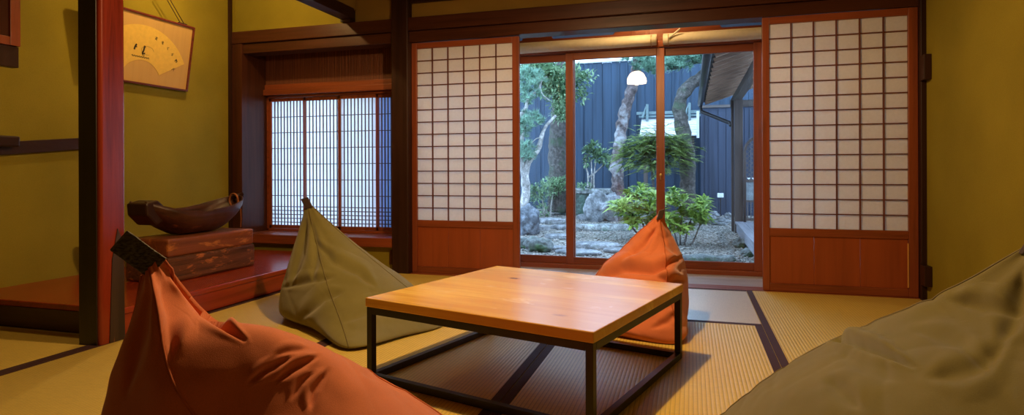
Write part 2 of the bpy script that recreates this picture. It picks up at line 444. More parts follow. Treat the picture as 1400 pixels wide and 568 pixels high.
mat(xd, xe, yb, yd, False, 'tatami mat in front of the right paper screen beside the right wall')
mat(xc, xd, yb - .97, yc, False, 'tatami mat under the right half of the low table, crossed by its shadow')
mat(xb, xc, yb - .97, yc, False, 'tatami mat under the left half of the low table')
mat(xa, xb, yb, yd, False, 'tatami mat beside the red alcove platform under the back olive bean bag')
mat(xa, xb, yb - 1.94, yb, False, 'tatami mat beside the red pillar, between it and the near orange bean bag')
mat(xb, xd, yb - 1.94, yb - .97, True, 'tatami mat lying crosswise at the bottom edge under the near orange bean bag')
mat(xd, xe, yb - 1.94, yb, False, 'tatami mat under the near olive bean bag at the right')
mat(WX0 + .003, xa, PYE + .075 - 1.9, PYE + .078, False, 'tatami mat left of the red pillar, in front of the platform end')

# ------------------------------------------------------------------ shoji screens
def shoji(n, x0, x1, y0, label):
    Z1 = 1.768
    t = thing('door_%d' % n, label, 'paper screen', ((x0 + x1) / 2, y0 + .015, .0015), None, 'structure')
    y1 = y0 + .03; sw = .042
    pz0, pz1 = .405 + .0, Z1 - .045
    MB().box(x0, x0 + sw, y0, y1, .0015, Z1).build('stile', M['red_z'], t, .003)
    MB().box(x1 - sw - .01, x1, y0, y1, .0015, Z1).build('stile', M['red_z'], t, .003)
    a, b = x0 + sw, x1 - sw - .01
    MB().box(a, b, y0 + .001, y1, pz1, Z1).build('top_rail', M['red_x'], t, .003)
    MB().box(a, b, y0 + .001, y1, pz0 - .05, pz0).build('middle_rail', M['red_x'], t, .003)
    MB().box(a, b, y0 + .001, y1, .0015, .05).build('bottom_rail', M['red_x'], t, .003)
    p = MB()
    nb = 3
    for k in range(nb):
        p.box(a + (b - a) * k / nb + .0008, a + (b - a) * (k + 1) / nb - .0008, y0 + .012, y0 + .022, .05, pz0 - .05)
    p.build('lower_panel', M['panel'], t, .001)
    l = MB()
    for k in range(1, 6):
        xx = a + (b - a) * k / 6; l.box(xx - .0038, xx + .0038, y0 + .006, y0 + .019, pz0, pz1)
    for k in range(1, 14):
        zz = pz0 + (pz1 - pz0) * k / 14; l.box(a, b, y0 + .007, y0 + .018, zz - .0035, zz + .0035)
    l.build('lattice', M['lattice'], t)
    MB().box(a, b, y0 + .0195, y0 + .021, pz0, pz1).build('paper', M['paper'], t)
    return t
shoji(1, -2.064, -1.203, 4.248, 'sliding paper screen left of the garden opening, beside the dark post')
s2 = shoji(2, .445, 1.323, 4.213, 'sliding paper screen right of the garden opening, against the right wall')
MB().box(1.262, 1.270, 4.209, 4.213, .06, .33).build('painted_lit_edge', wood('painted lit edge strip', (.75, .35, .10), 2, .4), s2)  # lit edge of the screen painted as a thin golden strip

# ------------------------------------------------------------------ alcove window
t = thing('window_1', 'alcove window with four slatted paper sashes above a red sill', 'window', (-2.9, 4.54, .262), None, 'structure')
wx0, wx1, wz0, wz1 = -3.596, -2.206, .263, 1.449
MB().box(wx0, wx1, 4.505, 4.575, wz1 - .02, wz1).box(wx0, wx1, 4.505, 4.575, wz0, wz0 + .02).box(wx0, wx0 + .02, 4.505, 4.575, wz0, wz1).build('window_frame', M['red_x'], t, .002)
edges = [PY(x, 230, 4.53).x for x in (370, 415, 464, 514, 566)]
for k in range(4):
    a, b = edges[k] - .004, edges[k + 1] + .018
    if k == 3: b = wx1
    yy = 4.515 + (.0 if k % 2 == 0 else .02)
    s = MB().box(a, a + .024, yy, yy + .018, wz0 + .021, wz1 - .021).box(b - .012, b, yy, yy + .018, wz0 + .021, wz1 - .021).box(a, b, yy, yy + .018, wz1 - .05, wz1 - .021).box(a, b, yy, yy + .018, wz0 + .021, wz0 + .05).build('sash', M['red_z'], t, .0015)
    l = MB(); zA, zB = wz0 + .05, wz1 - .05; ax, bx = a + .024, b - .012
    ns = 10
    for j in range(1, ns):
        xx = ax + (bx - ax) * j / ns; l.box(xx - .0032, xx + .0032, yy + .002, yy + .012, zA, zB)
    for j in range(1, 7):
        zz = zA + .12 + (zB - zA - .12) * j / 7; l.box(ax, bx, yy + .003, yy + .011, zz - .003, zz + .003)
    for j in range(0, 5):
        zz = zA + .025 + .034 * j; l.box(ax, bx, yy + .003, yy + .011, zz - .0035, zz + .0035)
    l.build('lattice', M['slat'], s)
    MB().box(ax, bx, yy + .0125, yy + .014, zA, zB).build('paper', M['paper_win'] if k < 3 else M['paper_blue'], s)

# ------------------------------------------------------------------ corridor beyond the screens
GY = 4.92
f = MB(); n = 5
for k in range(n): f.box(-3.0, 1.5, 4.34 + .56 * k / n + .001, 4.34 + .56 * (k + 1) / n - .001, -.06, -.022)
struct(f.build('floor_corridor', M['engawa'], None, .002))
struct(MB().box(-2.145, 1.5, BY + .05, 5.0, 2.18, 2.25).build('ceiling_corridor', M['ceil']))
struct(MB().box(1.40, 1.5, BY, 5.0, -.3, 2.3).build('wall_corridor_right', M['tan_wall']))
struct(MB().box(-2.56, -2.46, 4.62, 5.0, -.3, 2.3).build('wall_corridor_left', M['tan_wall']))
trim(19, MB().box(-2.46, 1.40, 4.88, 4.975, -.3, .012), M['red_x'])
trim(20, MB().box(-2.46, 1.40, 4.88, 4.975, 1.752, 1.80), M['red_x'])
# transom board with rounded slots
def slot_board():
    cu = bpy.data.curves.new('slots', 'CURVE'); cu.dimensions = '2D'; cu.fill_mode = 'BOTH'; cu.extrude = .012
    def poly(pts):
        sp = cu.splines.new('POLY'); sp.points.add(len(pts) - 1)
        for i, (x, z) in enumerate(pts): sp.points[i].co = (x, z, 0, 1)
        sp.use_cyclic_u = True
    poly([(-2.46, 1.80), (1.40, 1.80), (1.40, 2.18), (-2.46, 2.18)])
    for xa_, xb_, zc in ((-2.2, -1.36, 1.902), (-1.11, -.59, 1.902), (.22, .75, 1.902), (.95, 1.3, 1.902)):
        r = .02; pts = []
        for k in range(9): a = PI / 2 + PI * k / 8; pts.append((xa_ + r + r * math.cos(a), zc + r * math.sin(a)))
        for k in range(9): a = -PI / 2 + PI * k / 8; pts.append((xb_ - r + r * math.cos(a), zc + r * math.sin(a)))
        poly(pts)
    o = bpy.data.objects.new('tmp', cu)
    C.objects.link(o); dg = bpy.context.evaluated_depsgraph_get()
    me = bpy.data.meshes.new_from_object(o.evaluated_get(dg)); bpy.data.objects.remove(o)
    me.transform(Matrix.Rotation(PI / 2, 4, 'X')); me.materials.clear(); me.materials.append(M['red_x'])
    ob = bpy.data.objects.new('trim_21', me); C.objects.link(ob); ob.location = (0, 4.94, 0); struct(ob)
    for xa_, xb_ in ((-2.25, -1.31), (-1.16, -.54), (.17, .80), (.90, 1.35)):
        mb = MB().box(xa_, xb_, 4.953, 4.956, 1.86, 1.95); mb.build('slot_pane', M['paper_slot'], ob)
slot_board()
trim(22, MB().box(-.455, -.425, 4.915, 4.927, 1.801, 2.17), M['red_z'], .002)
trim(23, MB().box(-.345, -.315, 4.915, 4.927, 1.801, 2.17), M['red_z'], .002)

# glass doors
gx = [-2.44, -1.675, -.953, -.231, .49, 1.25]
for k in range(5):
    a, b = gx[k] - .034, gx[k + 1] + .034
    if k == 4: b = 1.395
    if k == 0: a = -2.455
    y0 = 4.893 if k % 2 == 0 else 4.935
    t = thing('door_%d' % (k + 3), ['framed glass sliding door at the far left, behind the left paper screen', 'framed glass sliding door just right of the left paper screen', 'middle framed glass sliding door showing the fence and lamp reflection', 'framed glass sliding door showing the annex eave at right', 'framed glass sliding door hidden behind the right paper screen'][k], 'glass door', ((a + b) / 2, y0 + .015, .0125), None, 'structure')
    MB().box(a, a + .062, y0, y0 + .032, .0125, 1.75).build('stile', M['red_z'], t, .003)
    MB().box(b - .062, b, y0, y0 + .032, .0125, 1.75).build('stile', M['red_z'], t, .003)
    MB().box(a + .062, b - .062, y0 + .001, y0 + .03, 1.69, 1.75).build('top_rail', M['red_x'], t, .003)
    MB().box(a + .062, b - .062, y0 + .001, y0 + .03, .0125, .07).build('bottom_rail', M['red_x'], t, .003)
    MB().box(a + .062, b - .062, y0 + .015, y0 + .017, .07, 1.69).build('glass', M['glass'], t)
    if k in (1, 2, 3):
        pm = MB(); px = b - .031 if k > 1 else b - .031
        pm.lathe([(0, 0), (.010, 0), (.012, .004), (.010, .008), (0, .009)], 0, 0, 16)
        pm.v = [(px + v[0], y0 - v[2], .745 + v[1]) for v in pm.v]
        q = MB().lathe([(0, 0), (.006, 0), (.007, .003), (0, .006)], 0, 0, 12); q.v = [(px + v[0], y0 - v[2], .708 + v[1]) for v in q.v]
        q.box(px - .003, px + .003, y0 - .003, y0, .708, .745)
        pm.add(q.v, q.f, True)
        pm.build('pull', M['brass'], t)
# rolled blinds
def blind(x0, x1, label):
    t = thing('rolled_blind', label, 'blind', ((x0 + x1) / 2, 4.845, 1.752), 'rolled blinds above the glass doors')
    pts = []; n = 14
    m = MB().tube([(x0 + (x1 - x0) * i / n, 4.845, 1.797 + .0015 * math.sin(i)) for i in range(n + 1)], .040, 20)
    m.build('roll', M['cream'], t)
    MB().box(x0, x1, 4.87, 4.885, 1.835, 1.852).build('head_rail', M['cream'], t, .002)
    for xx in (x0 + .04, x1 - .04):
        c = MB(); pts = [(xx, 4.845 + .043 * math.cos(a), 1.797 + .043 * math.sin(a)) for a in [2 * PI * i / 16 for i in range(17)]]
        c.tube(pts, .003, 6).build('cord', M['brass'], t)
    return t
blind(-2.0, -.255, 'cream rolled blind above the middle glass door')
b2 = blind(-.205, 1.2, 'cream rolled blind above the right glass door, with a loose tie at its left end')
MB().tube([(-.16, 4.80, 1.80), (-.12, 4.795, 1.83), (-.075, 4.79, 1.865)], .007, 8).build('tie', M['cream'], b2)

# own eave over the garden side
struct(MB().box(-2.4, 2.2, 4.98, 5.75, 2.36, 2.42).build('ceiling_eave', M['old_y']))

# ------------------------------------------------------------------ pendant above the table (its glow shows in the glass)
LX, LY, LZ = -.64, 2.2, 1.86
t = thing('pendant_lamp', 'white glass dome pendant lamp over the low table, seen reflected in the glass door', 'lamp', (LX, LY, LZ))
prof = [(.118, LZ), (.120, LZ + .03), (.114, LZ + .07), (.09, LZ + .115), (.055, LZ + .145), (.02, LZ + .155), (.02, LZ + .150), (.05, LZ + .139), (.085, LZ + .11), (.108, LZ + .07), (.113, LZ + .03), (.112, LZ)]
MB().lathe(prof, LX, LY, 40).build('shade', emit('glowing milk glass', (1, .70, .42), 42), t)
MB().lathe([(0, LZ + .045), (.02, LZ + .05), (.03, LZ + .075), (.02, LZ + .10), (0, LZ + .105)], LX, LY, 16).build('bulb', emit('bulb glow', (1, .75, .45), 60), t)
MB().tube([(LX, LY, LZ + .155), (LX, LY, CZ)], .004, 8).build('cord', M['steel'], t)
MB().lathe([(0, CZ - .03), (.05, CZ - .025), (.055, CZ - .001), (0, CZ - .001)], LX, LY, 24).build('ceiling_rose', M['white'], t)
def point(name, loc, e, col, r):
    l = bpy.data.lights.new(name, 'POINT'); l.energy = e; l.color = col; l.shadow_soft_size = r
    o = bpy.data.objects.new(name, l); C.objects.link(o); o.location = loc; return o
WARM = (1, .60, .235)
point('pendant_light', (LX, LY, LZ + .004), 92, WARM, .018)
t = thing('alcove_downlight', 'small round downlight in the alcove ceiling above the bowl', 'lamp', (-3.05, 3.35, CZ - .03))
MB().lathe([(0, CZ - .012), (.04, CZ - .012), (.045, CZ - .03), (.055, CZ - .03), (.055, CZ - .001), (0, CZ - .001)], -3.05, 3.35, 24).build('housing', M['white'], t)
t = thing('corridor_downlight', 'small round downlight in the corridor ceiling between the beam and the glass doors', 'lamp', (-.33, 4.5, 2.15))
MB().lathe([(0, 2.168), (.03, 2.168), (.035, 2.15), (.045, 2.15), (.045, 2.179), (0, 2.179)], -.33, 4.5, 24).build('housing', M['white'], t)
point('corridor_light', (-.33, 4.5, 2.12), 11, (1, .66, .30), .03)
point('alcove_light', (-3.05, 3.35, CZ - .06), 26, (1, .66, .24), .03)

# ------------------------------------------------------------------ world
wd = bpy.data.worlds.new('world'); bpy.context.scene.world = wd; wd.use_nodes = True
nt = wd.node_tree; bg = nt.nodes['Background']
bg.inputs[0].default_value = (.45, .67, 1.0, 1); bg.inputs[1].default_value = 6.0

# ------------------------------------------------------------------ low table
TC = V((-.60, 2.305)); TA = D(-15.8); TW, TD2, TH = .93, .885, .309
t = thing('low_table', 'square honey pine low table on a black steel frame in the middle of the room', 'table', (TC.x, TC.y, 0)); t.rotation_euler.z = TA
def loc_build(mb, name, mat, parent, bevel=0):   # mesh given in the parent's own frame
    me = bpy.data.meshes.new(name); me.from_pydata(mb.v, [], mb.f); me.polygons.foreach_set('use_smooth', mb.sm)
    me.materials.append(mat); o = bpy.data.objects.new(name, me); C.objects.link(o); o.parent = parent
    if bevel:
        b = o.modifiers.new('bevel', 'BEVEL'); b.width = bevel; b.segments = 3; b.limit_method = 'ANGLE'; b.angle_limit = D(40)
    return o
hw, hd = TW / 2, TD2 / 2
tm = MB().box(-hw, hw, -hd, hd, TH - .034, TH)
loc_build(tm, 'tabletop', M['tabletop'], t, .004)
q = .025; i0 = .004; zt = TH - .035
for sx in (-1, 1):
    for sy in (-1, 1):
        x = sx * (hw - i0 - q / 2); y = sy * (hd - i0 - q / 2)
        loc_build(MB().box(x - q / 2, x + q / 2, y - q / 2, y + q / 2, .0015, zt), 'leg', M['steel'], t, .0015)
for sy in (-1, 1):
    y = sy * (hd - i0 - q / 2)
    loc_build(MB().box(-hw + i0 + q, hw - i0 - q, y - q / 2, y + q / 2, zt - q, zt), 'top_rail', M['steel'], t, .0015)
    loc_build(MB().box(-hw + i0 + q, hw - i0 - q, y - q / 2, y + q / 2, .0015, .0015 + q), 'floor_rail', M['steel'], t, .0015)
for sx in (-1, 1):
    x = sx * (hw - i0 - q / 2)
    loc_build(MB().box(x - q / 2, x + q / 2, -hd + i0 + q, hd - i0 - q, zt - q, zt), 'top_rail', M['steel'], t, .0015)
    loc_build(MB().box(x - q / 2, x + q / 2, -hd + i0 + q, hd - i0 - q, .0015, .0015 + q), 'floor_rail', M['steel'], t, .0015)

# ------------------------------------------------------------------ bean bags
def cr(p0, p1, p2, p3, t):
    return .5 * ((2 * p1) + (-p0 + p2) * t + (2 * p0 - 5 * p1 + 4 * p2 - p3) * t * t + (-p0 + 3 * p1 - 3 * p2 + p3) * t * t * t)
def along(pts, t):
    n = len(pts) - 1; x = t * n; i = min(int(x), n - 1); f = x - i
    return cr(pts[max(i - 1, 0)], pts[i], pts[i + 1], pts[min(i + 2, n)], f)
def around(pts, s):
    n = len(pts); x = (s % 1.0) * n; i = int(x) % n; f = x - int(x)
    return cr(pts[(i - 1) % n], pts[i], pts[(i + 1) % n], pts[(i + 2) % n], f)
def beanbag(label, ridges, bulge, creases, cmat, seamcol, tab, seed=0, wr=1.0, NS=240, NT=150):
    """ridges: lists of points floor -> tip, all equal length; bulge per edge per level (outward)"""
    n = len(ridges); L = len(ridges[0])
    base = sum((r[0] for r in ridges), V()) / n
    t = thing('bean_bag', label, 'bean bag', (base.x, base.y, 0.001), None)
    rr = random.Random(seed)
    ph = [rr.random() * 10 for _ in range(8)]
    mids = []
    for e in range(n):
        a, b = ridges[e], ridges[(e + 1) % n]; ml = []
        for k in range(L):
            m = (a[k] + b[k]) / 2
            cen = sum((r[k] for r in ridges), V()) / n
            o = (b[k] - a[k]).cross(V((0, 0, 1))); o.z = 0
            if o.length < 1e-5: o = m - cen
            o.normalize()
            if o.dot(m - cen) < 0: o = -o
            bl = bulge[e][k]
            up = 0
            if isinstance(bl, tuple): bl, up = bl
            ml.append(m + o * bl + V((0, 0, up)))
        mids.append(ml)
    loops = []
    for e in range(n): loops += [ridges[e], mids[e]]
    def surf(s, tt):
        return around([along(c, tt) for c in loops], s)
    G = [[surf(i / NS, j / NT) for i in range(NS)] for j in range(NT + 1)]
    def nrm(i, j):
        a = G[j][(i + 1) % NS] - G[j][i - 1]; b = G[min(j + 1, NT)][i] - G[max(j - 1, 0)][i]
        c = a.cross(b); return c.normalized() if c.length > 1e-9 else V((0, 0, 1))
    # orientation
    cc = sum((G[NT // 3][i] for i in range(NS)), V()) / NS
    sg = 1 if nrm(0, NT // 3).dot(G[NT // 3][0] - cc) > 0 else -1
    out = []
    for j in range(NT + 1):
        row = []; tt = j / NT
        for i in range(NS):
            s = i / NS; p = G[j][i]; nn = nrm(i, j) * sg
            d = 0
            env = min(1, tt * 5) * min(1, (1 - tt) * 12)
            # gathered folds running down from the tip
            q = s + .04 * noise.noise(V((s * 3, tt * 3, ph[0])))
            d += .0045 * wr * max(0, tt - .5) * math.sin(2 * PI * 8 * q + ph[1] + 1.6 * noise.noise(p * 4))
            pr = V((p.x * 2.2 + p.z * 2.5, p.y * 2.2 - p.z * 1.4, p.z * 1.1 + ph[2]))
            d += .007 * wr * noise.noise(pr * 1.3 + V((4, 1, 2))) * env
            d += .0018 * wr * noise.noise(p * 24 + V((ph[3], 0, 0))) * env
            rd_ = 1 - abs(noise.noise(V((p.x * 3 + p.z * 5, p.y * 3 - p.z * 3, p.z * 2 + ph[4])))) * 5
            d += -.0035 * wr * max(0, rd_) ** 2 * env
            if nn.dot(CAMPOS - p) > 0:
                lc = CAMROT.to_3x3().transposed() @ (p - CAMPOS); uu = PXC + F * lc.x / -lc.z; vv = PYC - F * lc.y / -lc.z
                for (cp, wpx, dep) in creases:
                    best = 1e9; kk = 0; sd_ = 0; nseg = len(cp) - 1
                    for q_ in range(nseg):
                        ax_, ay_ = cp[q_]; bx_, by_ = cp[q_ + 1]; ex, ey = bx_ - ax_, by_ - ay_
                        k = max(0, min(1, ((uu - ax_) * ex + (vv - ay_) * ey) / (ex * ex + ey * ey)))
                        dx, dy = uu - ax_ - ex * k, vv - ay_ - ey * k; dd = math.hypot(dx, dy)
                        if dd < best: best = dd; kk = (q_ + k) / nseg; sd_ = ex * (vv - ay_) - ey * (uu - ax_)
                    if best > wpx * 4: continue
                    ww = wpx * (.5 + .8 * math.sin(PI * kk)); amp = dep * min(1, .15 + 1.6 * math.sin(PI * kk))
                    x_ = best / ww * (1 if sd_ > 0 else -1)
                    d += amp * (-math.exp(-x_ * x_ * (2.2 if x_ > 0 else .8)) + .55 * math.exp(-(x_ + 1.9) ** 2 * .8) + .2 * math.exp(-(x_ - 1.7) ** 2))
            p2 = p + nn * d
            if p2.z < .002: p2.z = .002
            row.append(p2)
        out.append(row)
    mb = MB(); vs = [v for r in out for v in r]; fs = []
    for j in range(NT):
        for i in range(NS):
            i2 = (i + 1) % NS
            f = (j * NS + i, j * NS + i2, (j + 1) * NS + i2, (j + 1) * NS + i)
            fs.append(f if sg > 0 else f[::-1])
    fs.append(tuple(range(NS))); fs.append(tuple(NT * NS + k for k in range(NS)))
    mb.add(vs, fs, True)
    o = mb.build('cover', cmat, t)
    for e in range(n):
        pts = []
        i = round(e / n * NS) % NS
        for j in range(4, NT, 2):
            p = out[j][i]; pts.append(p + nrm(i, j) * sg * .0002)
        MB().tube(pts, .0028, 6).build('seam', seamcol, t)
    tab(t)
    return t
def ribbon_tab(pts, width_dir, w, th, mat, name='strap'):
    def f(t):
        mb = MB(); a = V(width_dir).normalized(); vs = []; P_ = [V(p) for p in pts]; n = len(P_)
        for i, p in enumerate(P_):
            tg = (P_[min(i + 1, n - 1)] - P_[max(i - 1, 0)]).normalized(); nn = tg.cross(a).normalized()
            for sa, sn in ((-1, -1), (1, -1), (1, 1), (-1, 1)): vs.append(p + a * sa * w / 2 + nn * sn * th / 2)
        fs = []
        for i in range(n - 1):
            for k in range(4): k2 = (k + 1) % 4; fs.append((i * 4 + k, i * 4 + k2, i * 4 + 4 + k2, i * 4 + 4 + k))
        fs += [(3, 2, 1, 0), tuple((n - 1) * 4 + k for k in range(4))]
        mb.add(vs, fs); mb.build(name, mat, t, min(.003, th * .3))
    return f

OS = plain('olive seam thread', (.15, .12, .038), .8); RS = plain('orange seam thread', (.52, .13, .04), .8)

def lerp(a, b, k): return a + (b - a) * k
def G0(v): return V((v.x, v.y, .003))
# back olive bag: L, F, R, B ridges
tip = P(423, 281, 3.36)
def rd(*p): return [V(q) for q in p]
Lr = rd(G0(PF(393, 433)), P(383, 424, 3.19), P(385, 396, 3.22), P(396, 360, 3.26), P(410, 312, 3.33), P(419, 281, 3.36))
Fr = rd(G0(PF(474, 478)), P(476, 472, 2.62), P(466, 440, 2.78), P(448, 390, 2.98), P(432, 330, 3.22), P(421.5, 283, 3.355))
Rr = rd(G0(PF(596, 446)), P(606, 440, 3.06), P(566, 402, 3.12), P(522, 366, 3.20), P(466, 319, 3.30), P(425.5, 281, 3.36))
Br = rd(V((-1.66, 3.33, .003)), V((-1.66, 3.36, .05)), V((-1.76, 3.27, .18)), V((-1.88, 3.15, .30)), V((-1.98, 2.98, .47)), P(422, 279, 3.375))
beanbag('olive green bean bag seat by the alcove platform, behind the left side of the table', [Lr, Fr, Rr, Br],
        [[-.01, .0, .03, .03, .01, 0], [.0, .03, .06, .06, .03, 0], [.02, .04, .05, .04, .02, 0], [.03, .05, .05, .03, .02, 0]],
        [([(419, 303), (410, 345), (398, 390)], 5, .016), ([(430, 330), (455, 358), (490, 374), (512, 392)], 5, .013), ([(388, 394), (424, 385), (458, 379)], 4, .010), ([(408, 440), (442, 409), (470, 399)], 5, .011), ([(428, 310), (433, 350), (426, 385)], 4, .009), ([(470, 440), (510, 425), (550, 430)], 6, .008)],
        M['olive'], OS, ribbon_tab([P(423, 285, 3.35), P(419, 277, 3.35), P(416, 271, 3.35)], CAMROT.to_3x3() @ V((1, .3, 0)), .040, .014, M['brown_tab'], 'tab'), 3, .5)
# back orange bag
Lr = rd(V((-.56, 2.98, .003)), V((-.60, 2.99, .06)), P(790, 400, 3.20), P(826, 366, 3.15), P(868, 322, 3.08), P(897, 296, 3.02))
Fr = rd(V((-.075, 2.795, .003)), V((-.05, 2.80, .04)), V((-.085, 2.84, .16)), V((-.11, 2.90, .30)), P(908, 335, 2.96), P(901, 296, 3.00))
Rr = rd(V((-.05, 3.28, .003)), P(936, 420, 3.22), P(938, 395, 3.2), P(935, 362, 3.12), P(920, 325, 3.06), P(904, 295, 3.02))
Br = rd(V((-.42, 3.50, .003)), V((-.43, 3.53, .05)), V((-.36, 3.47, .18)), V((-.27, 3.36, .30)), V((-.20, 3.2, .45)), P(900, 294, 3.04))
beanbag('orange bean bag seat behind the right corner of the table, before the glass doors', [Lr, Fr, Rr, Br],
        [[.03, .07, .08, .06, .03, 0], [.01, .02, .03, .03, .01, 0], [.03, .05, .06, .04, .02, 0], [.03, .05, .05, .03, .02, 0]],
        [([(812, 382), (850, 369), (893, 371), (930, 354)], 6, .030), ([(897, 312), (880, 335), (850, 358)], 4, .014), ([(896, 378), (915, 386), (936, 384)], 5, .018), ([(892, 450), (915, 440), (930, 424)], 4, .009), ([(904, 310), (912, 335), (926, 350)], 3, .008)],
        M['orange'], RS, ribbon_tab([P(901, 300, 3.0), P(903.5, 293, 3.0), P(905, 287, 3.0)], CAMROT.to_3x3() @ V((1, .3, 0)), .030, .016, M['brown_tab'], 'tab'), 8, .9)
# near orange bag (left)
Lr = rd(V((-1.17, .88, .003)), V((-1.22, .90, .07)), P(136, 590, 1.17), P(158, 500, 1.17), P(180, 432, 1.18), P(196, 376, 1.185))
Fr = rd(V((-.50, .62, .003)), V((-.46, .60, .07)), P(300, 640, 1.02), P(235, 520, 1.07), P(216, 430, 1.12), P(205, 366, 1.175))
Rr = rd(V((-.38, 1.28, .003)), V((-.34, 1.32, .07)), P(560, 538, 1.46), P(440, 481, 1.36), P(306, 444, 1.26), P(219, 351, 1.19))
Br = rd(V((-1.02, 1.42, .003)), V((-1.04, 1.46, .07)), V((-1.0, 1.36, .22)), V((-.98, 1.25, .34)), V((-1.02, 1.06, .47)), P(210, 360, 1.20))
beanbag('orange bean bag seat with a black webbing handle, nearest at the left', [Lr, Fr, Rr, Br],
        [[.03, .05, .05, .02, 0, 0], [.06, .10, (.10, .06), (.05, .07), (.0, .01), 0], [.03, .06, (.05, .01), (.02, .0), 0, 0], [.04, .06, .05, .02, .01, 0]],
        [([(234, 374), (256, 402), (287, 434), (334, 466)], 5.5, .020), ([(340, 524), (366, 506), (400, 489)], 4, .008), ([(376, 524), (402, 505), (436, 488)], 4, .008), ([(424, 562), (430, 535), (450, 506)], 4.5, .008), ([(496, 511), (520, 519), (552, 535)], 5, .006), ([(362, 498), (392, 482), (420, 478)], 4, .004), ([(398, 548), (412, 525), (430, 510)], 4, .005), ([(205, 385), (190, 450), (168, 540)], 8, .008), ([(222, 385), (235, 430), (232, 490)], 9, .008)],
        M['orange'], RS, ribbon_tab([P(216, 367, 1.183), P(204, 359, 1.183), P(190, 349, 1.18), P(174, 337, 1.178), P(165, 331, 1.18), P(163, 329.5, 1.187), P(166, 331, 1.194), P(176, 338, 1.198), P(190, 349, 1.198), P(206, 360, 1.195)],
        CAMROT.to_3x3() @ V((.65, .76, -.05)), .050, .005, M['webbing'], 'handle'), 5, 1.0, 420, 250)
# near olive bag (right)
Lr = rd(V((.14, 1.62, .003)), P(960, 600, 1.66), P(1030, 530, 1.64), P(1132, 468, 1.56), P(1262, 414, 1.34), P(1404, 338, 1.19))
Fr = rd(V((.52, .84, .003)), V((.50, .80, .07)), V((.54, .90, .26)), V((.58, 1.02, .40)), V((.66, 1.18, .52)), P(1412, 346, 1.17))
Rr = rd(V((1.10, 1.12, .003)), V((1.14, 1.10, .07)), V((1.04, 1.18, .22)), V((.92, 1.26, .38)), V((.78, 1.35, .52)), P(1414, 342, 1.19))
Br = rd(V((.85, 1.92, .003)), V((.88, 1.96, .07)), V((.84, 1.86, .2)), V((.80, 1.74, .33)), V((.74, 1.58, .47)), P(1409, 336, 1.21))
beanbag('olive green bean bag seat nearest at the right, by the right wall', [Lr, Fr, Rr, Br],
        [[.04, .08, (.10, .05), (.07, .03), .01, 0], [.04, .06, .06, .03, .02, 0], [.04, .06, .05, .02, .02, 0], [.04, .05, .04, -.01, -.02, 0]],
        [([(1128, 462), (1160, 466), (1200, 480), (1250, 503)], 5, .022), ([(1140, 480), (1180, 500), (1230, 520)], 12, .006), ([(1250, 452), (1310, 470), (1350, 500)], 8, .007), ([(1300, 410), (1345, 421), (1390, 426)], 9, .010), ([(1372, 470), (1325, 503), (1272, 517)], 12, .012), ([(1398, 372), (1388, 420), (1366, 468)], 12, .012), ([(1128, 518), (1150, 538), (1176, 560)], 10, .009)],
        M['olive'], OS, ribbon_tab([P(1404, 345, 1.19), P(1409, 337, 1.19), P(1413, 331, 1.19)], CAMROT.to_3x3() @ V((1, .3, 0)), .030, .014, M['brown_tab'], 'tab'), 12, 1.0, 420, 250)

